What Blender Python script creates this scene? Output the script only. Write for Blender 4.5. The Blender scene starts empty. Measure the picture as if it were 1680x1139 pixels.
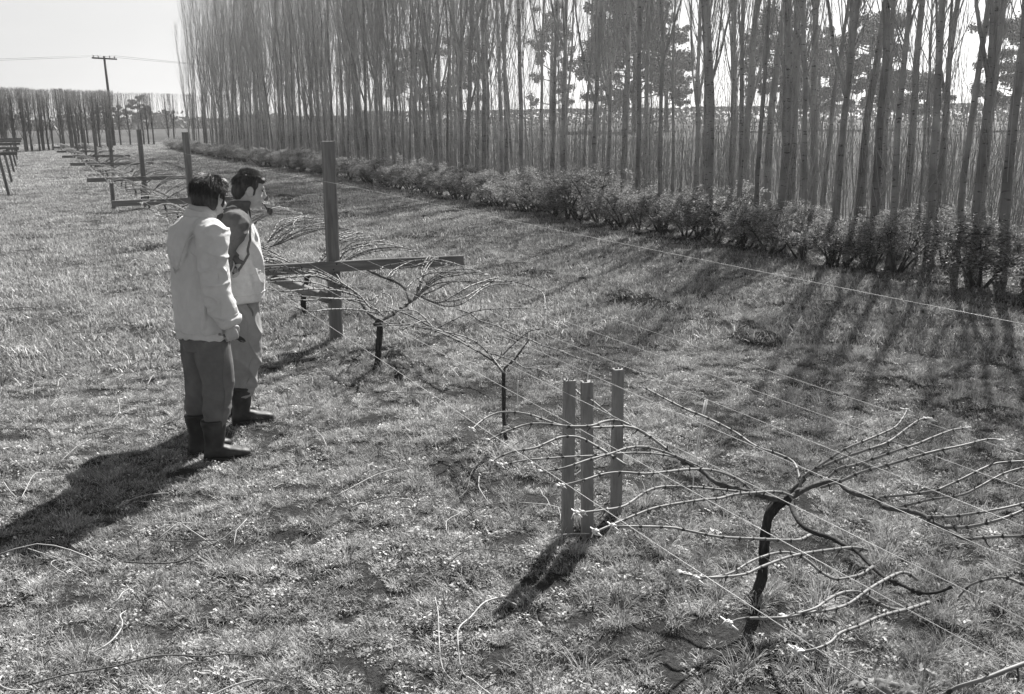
import bpy, bmesh, math, random
import numpy as np
from mathutils import Vector, Matrix, noise

# ------------------------------------------------------------------ camera, sky, sun, exposure
SC = bpy.context.scene
COL = SC.collection
CAMZ = 2.08
PITCH, YAW, ROLL = math.radians(13.173), math.radians(25.734), math.radians(0.613)
cam = bpy.data.cameras.new('camera'); cam.sensor_width = 36.0; cam.lens = 1600/1680*36
cam.clip_start = 0.05; cam.clip_end = 6000
camo = bpy.data.objects.new('camera', cam); COL.objects.link(camo)
cy, sy, cp, sp = math.cos(YAW), math.sin(YAW), math.cos(PITCH), math.sin(PITCH)
fwd = Vector((sy*cp, cy*cp, -sp)); rgt = Vector((cy, -sy, 0)); up = rgt.cross(fwd)
cr, sr = math.cos(ROLL), math.sin(ROLL)
r2 = rgt*cr - up*sr
u2 = up*cr + rgt*sr
m = Matrix((r2, u2, -fwd)).transposed().to_4x4(); m.translation = Vector((0, 0, CAMZ))
camo.matrix_world = m
SC.camera = camo

SUN_EL, SUN_AZ = math.radians(45), math.radians(50)       # azimuth from +Y towards +X
W = bpy.data.worlds.new('World'); SC.world = W; W.use_nodes = True
nt = W.node_tree; nt.nodes.clear()
N = nt.nodes.new; L = nt.links.new
sky = N('ShaderNodeTexSky'); sky.sky_type = 'NISHITA'; sky.sun_disc = False
sky.sun_elevation = SUN_EL; sky.sun_rotation = SUN_AZ
sky.air_density = 1.0; sky.dust_density = 1.4; sky.ozone_density = 1.0
bw = N('ShaderNodeRGBToBW'); L(sky.outputs[0], bw.inputs[0])
tc = N('ShaderNodeTexCoord'); mp = N('ShaderNodeMapping'); mp.inputs['Scale'].default_value = (1.6, 1.6, 5.0)
L(tc.outputs['Generated'], mp.inputs[0])
nz = N('ShaderNodeTexNoise'); nz.inputs['Scale'].default_value = 1.7; nz.inputs['Detail'].default_value = 5; nz.inputs['Distortion'].default_value = .6
L(mp.outputs[0], nz.inputs[0])
rp = N('ShaderNodeMapRange'); rp.inputs[1].default_value = .35; rp.inputs[2].default_value = .72
rp.inputs[3].default_value = 0.0; rp.inputs[4].default_value = 1.3                # thin high cloud adds light
L(nz.outputs[0], rp.inputs[0])
ad = N('ShaderNodeMath'); ad.operation = 'ADD'; L(bw.outputs[0], ad.inputs[0]); L(rp.outputs[0], ad.inputs[1])
bg = N('ShaderNodeBackground'); bg.inputs[1].default_value = 0.052
L(ad.outputs[0], bg.inputs[0]); wo = N('ShaderNodeOutputWorld'); L(bg.outputs[0], wo.inputs[0])

sl = bpy.data.lights.new('sun', 'SUN'); sl.energy = 5.0; sl.angle = math.radians(0.53); sl.color = (1, .985, .96)
sun = bpy.data.objects.new('sun', sl); COL.objects.link(sun)
sd = Vector((math.sin(SUN_AZ)*math.cos(SUN_EL), math.cos(SUN_AZ)*math.cos(SUN_EL), math.sin(SUN_EL)))
sun.rotation_euler = sd.to_track_quat('Z', 'Y').to_euler()
sun.location = sd*60
vs = SC.view_settings; vs.view_transform = 'Standard'; vs.look = 'None'; vs.exposure = 1.2; vs.gamma = 1; vs.use_curve_mapping = False
SC.render.engine = 'CYCLES'
SC.cycles.max_bounces = 6; SC.cycles.transparent_max_bounces = 8; SC.cycles.diffuse_bounces = 3

# ------------------------------------------------------------------ helpers
RNG = random.Random(7)
def bwify(v): return (v, v, v, 1)
MATS = {}
def mat(name, v, var=.25, scale=20, rough=.8, bump=0., bscale=None, stretch=(1, 1, 1), spec=.3, dark=None, dscale=3., damt=0., trans=0., rnd=0., coat=0., isl=0.):
    """grey procedural material: noise mottling, optional second larger stain pattern, optional bump"""
    m = bpy.data.materials.new(name); m.use_nodes = True
    t = m.node_tree; t.nodes.clear(); N = t.nodes.new; L = t.links.new
    tc = N('ShaderNodeTexCoord'); mp = N('ShaderNodeMapping'); mp.inputs['Scale'].default_value = stretch
    L(tc.outputs['Object'], mp.inputs[0])
    nz = N('ShaderNodeTexNoise'); nz.inputs['Scale'].default_value = scale; nz.inputs['Detail'].default_value = 6; nz.inputs['Roughness'].default_value = .65
    L(mp.outputs[0], nz.inputs[0])
    mr = N('ShaderNodeMapRange'); mr.inputs[1].default_value = .3; mr.inputs[2].default_value = .7
    mr.inputs[3].default_value = v*(1-var); mr.inputs[4].default_value = v*(1+var); L(nz.outputs[0], mr.inputs[0])
    out = mr.outputs[0]
    if damt:
        n2 = N('ShaderNodeTexNoise'); n2.inputs['Scale'].default_value = dscale; n2.inputs['Detail'].default_value = 4
        L(mp.outputs[0], n2.inputs[0])
        m2 = N('ShaderNodeMapRange'); m2.inputs[1].default_value = .45; m2.inputs[2].default_value = .65; m2.inputs[3].default_value = 1; m2.inputs[4].default_value = 1-damt
        L(n2.outputs[0], m2.inputs[0])
        mu = N('ShaderNodeMath'); mu.operation = 'MULTIPLY'; L(out, mu.inputs[0]); L(m2.outputs[0], mu.inputs[1]); out = mu.outputs[0]
    if rnd:
        oi = N('ShaderNodeObjectInfo'); m3 = N('ShaderNodeMapRange'); m3.inputs[3].default_value = 1-rnd; m3.inputs[4].default_value = 1+rnd
        L(oi.outputs['Random'], m3.inputs[0]); mu = N('ShaderNodeMath'); mu.operation = 'MULTIPLY'
        L(out, mu.inputs[0]); L(m3.outputs[0], mu.inputs[1]); out = mu.outputs[0]
    if isl:                                                              # every blade or leaf its own tone, a few dry and pale
        gi = N('ShaderNodeNewGeometry'); cr_ = N('ShaderNodeValToRGB'); e = cr_.color_ramp.elements
        e[0].position = 0; e[0].color = bwify(1-isl); e[1].position = 1; e[1].color = bwify(1.7)
        e.new(.55).color = bwify(.95); e.new(.88).color = bwify(1.25); L(gi.outputs['Random Per Island'], cr_.inputs[0])
        mu = N('ShaderNodeMath'); mu.operation = 'MULTIPLY'; L(out, mu.inputs[0]); L(cr_.outputs[0], mu.inputs[1]); out = mu.outputs[0]
    p = N('ShaderNodeBsdfPrincipled'); L(out, p.inputs['Base Color'])
    p.inputs['Roughness'].default_value = rough; p.inputs['Specular IOR Level'].default_value = spec
    p.inputs['Coat Weight'].default_value = coat
    if bump:
        nb = N('ShaderNodeTexNoise'); nb.inputs['Scale'].default_value = bscale or scale; nb.inputs['Detail'].default_value = 5
        L(mp.outputs[0], nb.inputs[0]); b = N('ShaderNodeBump'); b.inputs['Strength'].default_value = bump; b.inputs['Distance'].default_value = .01
        L(nb.outputs[0], b.inputs['Height']); L(b.outputs[0], p.inputs['Normal'])
    o = N('ShaderNodeOutputMaterial')
    if trans:
        tr = N('ShaderNodeBsdfTranslucent'); L(out, tr.inputs[0]); mx = N('ShaderNodeMixShader'); mx.inputs[0].default_value = trans
        L(p.outputs[0], mx.inputs[1]); L(tr.outputs[0], mx.inputs[2]); L(mx.outputs[0], o.inputs[0])
    else: L(p.outputs[0], o.inputs[0])
    MATS[name] = m; return m

class MB:
    """collects shapes for one mesh"""
    def __init__(s): s.v = []; s.f = []
    def tube(s, pts, rad, n=5, cap=True, flat=1.0):
        pts = [Vector(p) for p in pts]
        if not hasattr(rad, '__len__'): rad = [rad]*len(pts)
        k = len(pts); t0 = (pts[1]-pts[0]).normalized()
        a = t0.orthogonal().normalized(); base = len(s.v)
        for i in range(k):
            t = (pts[min(i+1, k-1)]-pts[max(i-1, 0)])
            t = t.normalized() if t.length > 1e-9 else t0
            a = (a - t*a.dot(t)); a = a.normalized() if a.length > 1e-6 else t.orthogonal().normalized()
            b = t.cross(a); r = rad[i]
            for j in range(n):
                an = 2*math.pi*j/n
                s.v.append(pts[i] + a*(math.cos(an)*r) + b*(math.sin(an)*r*flat))
        for i in range(k-1):
            for j in range(n):
                j2 = (j+1) % n; o = base+i*n
                s.f.append((o+j, o+j2, o+n+j2, o+n+j))
        if cap:
            s.f.append(tuple(base+j for j in reversed(range(n)))); s.f.append(tuple(base+(k-1)*n+j for j in range(n)))
        return s
    def box(s, c, d, M=None):
        b = len(s.v)
        for x in (-1, 1):
            for y in (-1, 1):
                for z in (-1, 1):
                    p = Vector((x*d[0]/2, y*d[1]/2, z*d[2]/2))
                    if M is not None: p = M @ p
                    s.v.append(Vector(c)+p)
        for f in ((0,1,3,2),(4,6,7,5),(0,4,5,1),(2,3,7,6),(0,2,6,4),(1,5,7,3)): s.f.append(tuple(b+i for i in f))
        return s
    def quad(s, a, b, c, d):
        o = len(s.v); s.v += [Vector(a), Vector(b), Vector(c), Vector(d)]; s.f.append((o, o+1, o+2, o+3))
    def loft(s, rings, cap=True):
        n = len(rings[0]); b = len(s.v)
        for r in rings: s.v += [Vector(p) for p in r]
        for i in range(len(rings)-1):
            for j in range(n):
                j2 = (j+1) % n; o = b+i*n; s.f.append((o+j, o+j2, o+n+j2, o+n+j))
        if cap:
            s.f.append(tuple(b+j for j in reversed(range(n)))); s.f.append(tuple(b+(len(rings)-1)*n+j for j in range(n)))
    def ball(s, c, r, M=None, nu=12, nv=8):
        rings = []
        r = r if hasattr(r, '__len__') else (r, r, r)
        for i in range(nv+1):
            ph = -math.pi/2 + math.pi*(i+.02)/(nv+.04); ring = []
            for j in range(nu):
                th = 2*math.pi*j/nu; p = Vector((r[0]*math.cos(ph)*math.cos(th), r[1]*math.cos(ph)*math.sin(th), r[2]*math.sin(ph)))
                if M is not None: p = M @ p
                ring.append(Vector(c)+p)
            rings.append(ring)
        s.loft(rings)
    def mesh(s, name, m, smooth=True):
        me = bpy.data.meshes.new(name); me.from_pydata([tuple(v) for v in s.v], [], s.f)
        if m is not None: me.materials.append(m)
        if smooth: me.polygons.foreach_set('use_smooth', [True]*len(me.polygons))
        me.update(); return me
    def build(s, name, m, parent=None, smooth=True):
        o = bpy.data.objects.new(name, s.mesh(name, m, smooth)); COL.objects.link(o)
        if parent: o.parent = parent
        return o
def link(name, me, parent=None, loc=None, rz=0, sc=None):
    o = bpy.data.objects.new(name, me); COL.objects.link(o)
    if parent: o.parent = parent
    if loc is not None: o.location = loc
    if rz: o.rotation_euler = (0, 0, rz)
    if sc: o.scale = sc if hasattr(sc, '__len__') else (sc, sc, sc)
    return o
def tag(o, label=None, cat=None, group=None, kind=None):
    if label: o['label'] = label
    if cat: o['category'] = cat
    if group: o['group'] = group
    if kind: o['kind'] = kind
    return o
def empty(name, loc, label, cat, group=None, rz=0, sc=None):
    o = link(name, None, None, loc, rz, sc); o.empty_display_size = .1
    return tag(o, label, cat, group)

# ------------------------------------------------------------------ ground relief
_r = np.random.RandomState(3)
_W = [(_r.uniform(0, 2*math.pi), f*_r.uniform(.8, 1.25), _r.uniform(0, 6.28), a) for f, a in
      [(.35, .012), (.5, .012), (.8, .01), (1.1, .009), (1.7, .008), (2.3, .007), (3.4, .006), (4.6, .006), (6.5, .005), (8, .005), (11, .004), (14, .004), (17, .003)]]
def clod(x, y):
    c = 6.15 + .12*np.sin(y*.9) + .1*np.sin(y*2.3+1)
    e = np.exp(-((x-c)/.20)**2)
    lump = .5+.6*np.clip(np.sin(y*2.1+np.sin(y*.7)*2)*.6+np.sin(y*5.3+1.3)*.4+.35, 0, 1)
    return e*lump
def gh(x, y):
    x = np.asarray(x, float); y = np.asarray(y, float); h = np.zeros(np.broadcast(x, y).shape)
    for an, f, ph, a in _W: h = h + a*np.sin(2*math.pi*f*.35*(x*math.cos(an)+y*math.sin(an))+ph)
    far = 1/(1+(np.hypot(x, y)/45)**2)
    h = h*far + clod(x, y)*(.085+.025*np.sin(x*13+y*7)+.02*np.sin(y*17-x*9))
    e = np.exp(-((x-2.55)/.35)**2)*.02
    return h + e
def G(x, y, dz=0.): return Vector((x, y, float(gh(x, y))+dz))

def grid_lines():
    def ax(lo, hi, fine_lo, fine_hi, st):
        a = list(np.arange(fine_lo, fine_hi+1e-6, st)); d = st; v = fine_hi
        while v < hi: d *= 1.22; v += d; a.append(min(v, hi))
        d = st; v = fine_lo; b = []
        while v > lo: d *= 1.22; v -= d; b.append(max(v, lo))
        return np.array(b[::-1]+a)
    return ax(-900, 1300, -6, 15, .09), ax(-150, 1500, .8, 26, .09)
gx, gy = grid_lines()
X, Y = np.meshgrid(gx, gy); Z = gh(X, Y)
nx, ny = len(gx), len(gy)
idx = np.arange(nx*ny).reshape(ny, nx)
F = np.stack([idx[:-1, :-1], idx[:-1, 1:], idx[1:, 1:], idx[1:, :-1]], -1).reshape(-1, 4)
me = bpy.data.meshes.new('ground'); me.from_pydata(np.stack([X, Y, Z], -1).reshape(-1, 3).tolist(), [], F.tolist())
me.polygons.foreach_set('use_smooth', [True]*len(me.polygons))

gm = bpy.data.materials.new('turf_soil'); gm.use_nodes = True
t = gm.node_tree; t.nodes.clear(); N = t.nodes.new; L = t.links.new
geo = N('ShaderNodeNewGeometry')
def nz_(scale, det=6, rough=.6, src=None):
    n = N('ShaderNodeTexNoise'); n.inputs['Scale'].default_value = scale; n.inputs['Detail'].default_value = det; n.inputs['Roughness'].default_value = rough
    L(src or geo.outputs['Position'], n.inputs[0]); return n.outputs[0]
def mr_(src, a, b, c, d):
    n = N('ShaderNodeMapRange'); L(src, n.inputs[0])
    for i, v in enumerate((a, b, c, d)): n.inputs[i+1].default_value = v
    return n.outputs[0]
def ma_(op, a, b):
    n = N('ShaderNodeMath'); n.operation = op
    for i, v in enumerate((a, b)):
        if isinstance(v, (int, float)): n.inputs[i].default_value = v
        else: L(v, n.inputs[i])
    return n.outputs[0]
fine = mr_(nz_(55, 8, .85), .32, .7, .012, .10)
mid = mr_(nz_(3.2, 5, .6), .35, .65, .72, 1.15)
big = mr_(nz_(.35, 3, .5), .35, .65, .85, 1.12)
val = ma_('MULTIPLY', ma_('MULTIPLY', fine, mid), big)
sx = N('ShaderNodeSeparateXYZ'); L(geo.outputs['Position'], sx.inputs[0])
soil = ma_('MULTIPLY', mr_(sx.outputs[0], 9.4, 10.2, 0, 1), mr_(sx.outputs[0], 13.6, 14.6, 1, 0))   # leaf litter under the trees
litter = mr_(nz_(26, 7, .8), .35, .7, .03, .13)
mx = N('ShaderNodeMix'); mx.data_type = 'FLOAT'; L(soil, mx.inputs[0]); L(val, mx.inputs[2]); L(litter, mx.inputs[3])
field = mr_(sx.outputs[0], 15, 18, 0, 1)                                            # pale stubble paddock beyond
stub = mr_(nz_(.05, 6, .6), .35, .65, .04, .08)
mx2 = N('ShaderNodeMix'); mx2.data_type = 'FLOAT'; L(field, mx2.inputs[0]); L(mx.outputs[0], mx2.inputs[2]); L(stub, mx2.inputs[3])
p = N('ShaderNodeBsdfPrincipled'); p.inputs['Roughness'].default_value = .95; p.inputs['Specular IOR Level'].default_value = .1
L(mx2.outputs[0], p.inputs['Base Color'])
b = N('ShaderNodeBump'); b.inputs['Strength'].default_value = 1; b.inputs['Distance'].default_value = .05; L(nz_(30, 6, .7), b.inputs['Height']); L(b.outputs[0], p.inputs['Normal'])
o = N('ShaderNodeOutputMaterial'); L(p.outputs[0], o.inputs[0])
me.materials.append(gm)
ground = link('ground', me); tag(ground, kind='structure')

# ------------------------------------------------------------------ grass (one stuff object, tufts scattered by geometry nodes)
def grass():
    R = np.random.RandomState(11)
    m = mat('grass_blade', .41, var=.3, scale=60, rough=.65, spec=.25, trans=.25, rnd=.45, isl=.6)
    V = []; Fc = []; tid = []
    def blade(x, y, an, ln, w, lean, curl, z0=-.008):
        d = np.array([math.cos(an), math.sin(an)]); s = np.array([-d[1], d[0]])
        b = len(V); pos = np.array([x, y]); z = z0; a = lean; seg = 3
        for i in range(seg+1):
            ww = w*(1-(i/seg)**1.5)/2
            if i < seg:
                V.append((pos[0]-s[0]*ww, pos[1]-s[1]*ww, z)); V.append((pos[0]+s[0]*ww, pos[1]+s[1]*ww, z))
            else: V.append((pos[0], pos[1], z))
            l = ln/seg; pos = pos + d*l*math.sin(a); z += l*math.cos(a); a += curl
        Fc.append((b, b+1, b+3, b+2)); Fc.append((b+2, b+3, b+5, b+4)); Fc.append((b+4, b+5, b+6))
    def leaf(x, y, z, r, an, tilt):
        b = len(V); c, s = math.cos(an), math.sin(an)
        for k, (px, py) in enumerate(((-1, 0), (-.2, .62), (.75, .5), (1, 0), (.75, -.5), (-.2, -.62))):
            V.append((x+(px*c-py*s)*r, y+(px*s+py*c)*r, z+px*r*tilt+abs(py)*r*.3))
        Fc.append((b, b+1, b+2, b+3)); Fc.append((b, b+3, b+4, b+5))
    T = 12
    for k in range(T):
        n0 = len(Fc)
        if k < 4:                                  # short grazed turf: small domed tufts of curling blades
            for _ in range(52):
                r = .042*math.sqrt(R.rand()); th = R.rand()*6.28
                blade(r*math.cos(th), r*math.sin(th), th+R.normal(0, .9), R.uniform(.022, .055), R.uniform(.0026, .0046), R.uniform(.15, 1.15), R.uniform(.0, .75))
        elif k < 6:                                # long tufts
            for _ in range(60):
                r = .055*math.sqrt(R.rand()); th = R.rand()*6.28
                blade(r*math.cos(th), r*math.sin(th), th+R.uniform(-.8, .8), R.uniform(.08, .2), R.uniform(.0035, .006), R.uniform(.1, .7), R.uniform(.2, .75))
        elif k < 9:                                # small broad leaved weeds and clover in the sward
            for _ in range(7):
                r = .04*math.sqrt(R.rand()); th = R.rand()*6.28
                leaf(r*math.cos(th), r*math.sin(th), R.uniform(.008, .03), R.uniform(.005, .009), R.rand()*6.28, R.uniform(-.6, .6))
            for _ in range(34):
                r = .042*math.sqrt(R.rand()); th = R.rand()*6.28
                blade(r*math.cos(th), r*math.sin(th), th+R.normal(0, 1), R.uniform(.02, .042), R.uniform(.003, .0055), R.uniform(.3, 1.25), R.uniform(0, .9))
        else:                                      # wide coarse patch for the distance
            for _ in range(150):
                r = .32*math.sqrt(R.rand()); th = R.rand()*6.28
                blade(r*math.cos(th), r*math.sin(th), R.rand()*6.28, R.uniform(.03, .085), R.uniform(.007, .013), R.uniform(.15, 1.1), R.uniform(0, .45))
        tid += [k]*(len(Fc)-n0)
    nT = len(V)
    P = []; pick = []; scl = []; rot = []
    def nzv(x, y, f, s): return noise.noise(Vector((x*f+s, y*f-s, s)))
    def cl_(a, b): return float(clod(a, b))
    def scatter(d0, d1, dens, far):
        half = math.radians(40); n = int(dens*half*(d1*d1-d0*d0))
        d = np.sqrt(R.uniform(d0*d0, d1*d1, n)); a = YAW+R.uniform(-half, half, n)
        x = d*np.sin(a); y = d*np.cos(a)
        for xi, yi, di in zip(x, y, d):
            if xi > 15.5 or (xi > 13 and R.rand() < .6): continue
            c = nzv(xi, yi, 1.5, 3.1)*.6+nzv(xi, yi, 4.5, 9.7)*.55
            under = math.exp(-((xi-2.6)/.75)**2)
            hedge = 9.6 < xi
            if hedge and R.rand() < .55: continue
            if cl_(xi, yi) > .6 and R.rand() < .25: continue
            if c < -.25 and R.rand() < .6: continue
            if di < 16 and nzv(xi, yi, 7.5, 1.7) < -.27 and R.rand() < .8: continue
            if under > .4 and yi < 9 and c < .12 and R.rand() < .5: continue
            cl = float(clod(xi, yi))
            s = .9+.5*c+R.uniform(-.22, .25); sz = s
            if far: k = R.randint(9, 12); s *= R.uniform(.8, 1.3)*(1 if di < 35 else 1.5); sz = s*(1 if di < 35 else .75)
            else:
                k = R.randint(0, 4) if R.rand() < .80 else R.randint(6, 9)
                pl = .0015+.03*max(0, c-.25)+.05*under*(yi < 14)+.10*cl+.02*(xi > 4.5)+.08*max(0, cl-.3)
                if xi > 1.9 and yi < 3.4: pl += .06
                if R.rand() < pl: k = R.randint(4, 6); s = R.uniform(.4, .85); sz = s
            P.append((xi, yi, float(gh(xi, yi)))); pick.append(k); scl.append((s, s, sz)); rot.append((R.uniform(-.12, .12), R.uniform(-.12, .12), R.rand()*6.28))
    scatter(1.3, 4.5, 820, False); scatter(4.5, 9, 680, False); scatter(9, 16, 330, False); scatter(9, 22, 22, True); scatter(22, 40, 14, True); scatter(40, 112, 5, True)
    nP = len(P)
    me = bpy.data.meshes.new('grass'); me.from_pydata(V+P, [], Fc)
    me.materials.append(m)
    a = me.attributes.new('tuft', 'INT', 'FACE'); a.data.foreach_set('value', tid)
    a = me.attributes.new('spot', 'BOOLEAN', 'POINT'); a.data.foreach_set('value', [False]*nT+[True]*nP)
    a = me.attributes.new('pick', 'INT', 'POINT'); a.data.foreach_set('value', [0]*nT+pick)
    a = me.attributes.new('scl', 'FLOAT_VECTOR', 'POINT'); a.data.foreach_set('vector', np.array([(1, 1, 1)]*nT+scl, np.float32).ravel())
    a = me.attributes.new('rot', 'FLOAT_VECTOR', 'POINT'); a.data.foreach_set('vector', np.array([(0, 0, 0)]*nT+rot, np.float32).ravel())
    ob = link('grass', me); tag(ob, kind='stuff')
    g = bpy.data.node_groups.new('scatter_tufts', 'GeometryNodeTree')
    g.interface.new_socket('Geometry', in_out='INPUT', socket_type='NodeSocketGeometry'); g.interface.new_socket('Geometry', in_out='OUTPUT', socket_type='NodeSocketGeometry')
    N = g.nodes.new; L = g.links.new
    def attr(nm, ty):
        n = N('GeometryNodeInputNamedAttribute'); n.data_type = ty; n.inputs['Name'].default_value = nm; return n.outputs['Attribute']
    gi = N('NodeGroupInput'); go = N('NodeGroupOutput')
    sep = N('GeometryNodeSeparateGeometry'); sep.domain = 'POINT'; L(gi.outputs[0], sep.inputs[0]); L(attr('spot', 'BOOLEAN'), sep.inputs[1])
    sp_ = N('GeometryNodeSplitToInstances'); sp_.domain = 'FACE'; L(sep.outputs[1], sp_.inputs[0]); L(attr('tuft', 'INT'), sp_.inputs['Group ID'])
    ip = N('GeometryNodeInstanceOnPoints'); L(sep.outputs[0], ip.inputs['Points']); L(sp_.outputs[0], ip.inputs['Instance'])
    ip.inputs['Pick Instance'].default_value = True; L(attr('pick', 'INT'), ip.inputs['Instance Index'])
    e2r = N('FunctionNodeEulerToRotation'); L(attr('rot', 'FLOAT_VECTOR'), e2r.inputs[0]); L(e2r.outputs[0], ip.inputs['Rotation'])
    L(attr('scl', 'FLOAT_VECTOR'), ip.inputs['Scale']); L(ip.outputs[0], go.inputs[0])
    md = ob.modifiers.new('scatter', 'NODES'); md.node_group = g
    print('grass tufts', nP)
grass()
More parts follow.
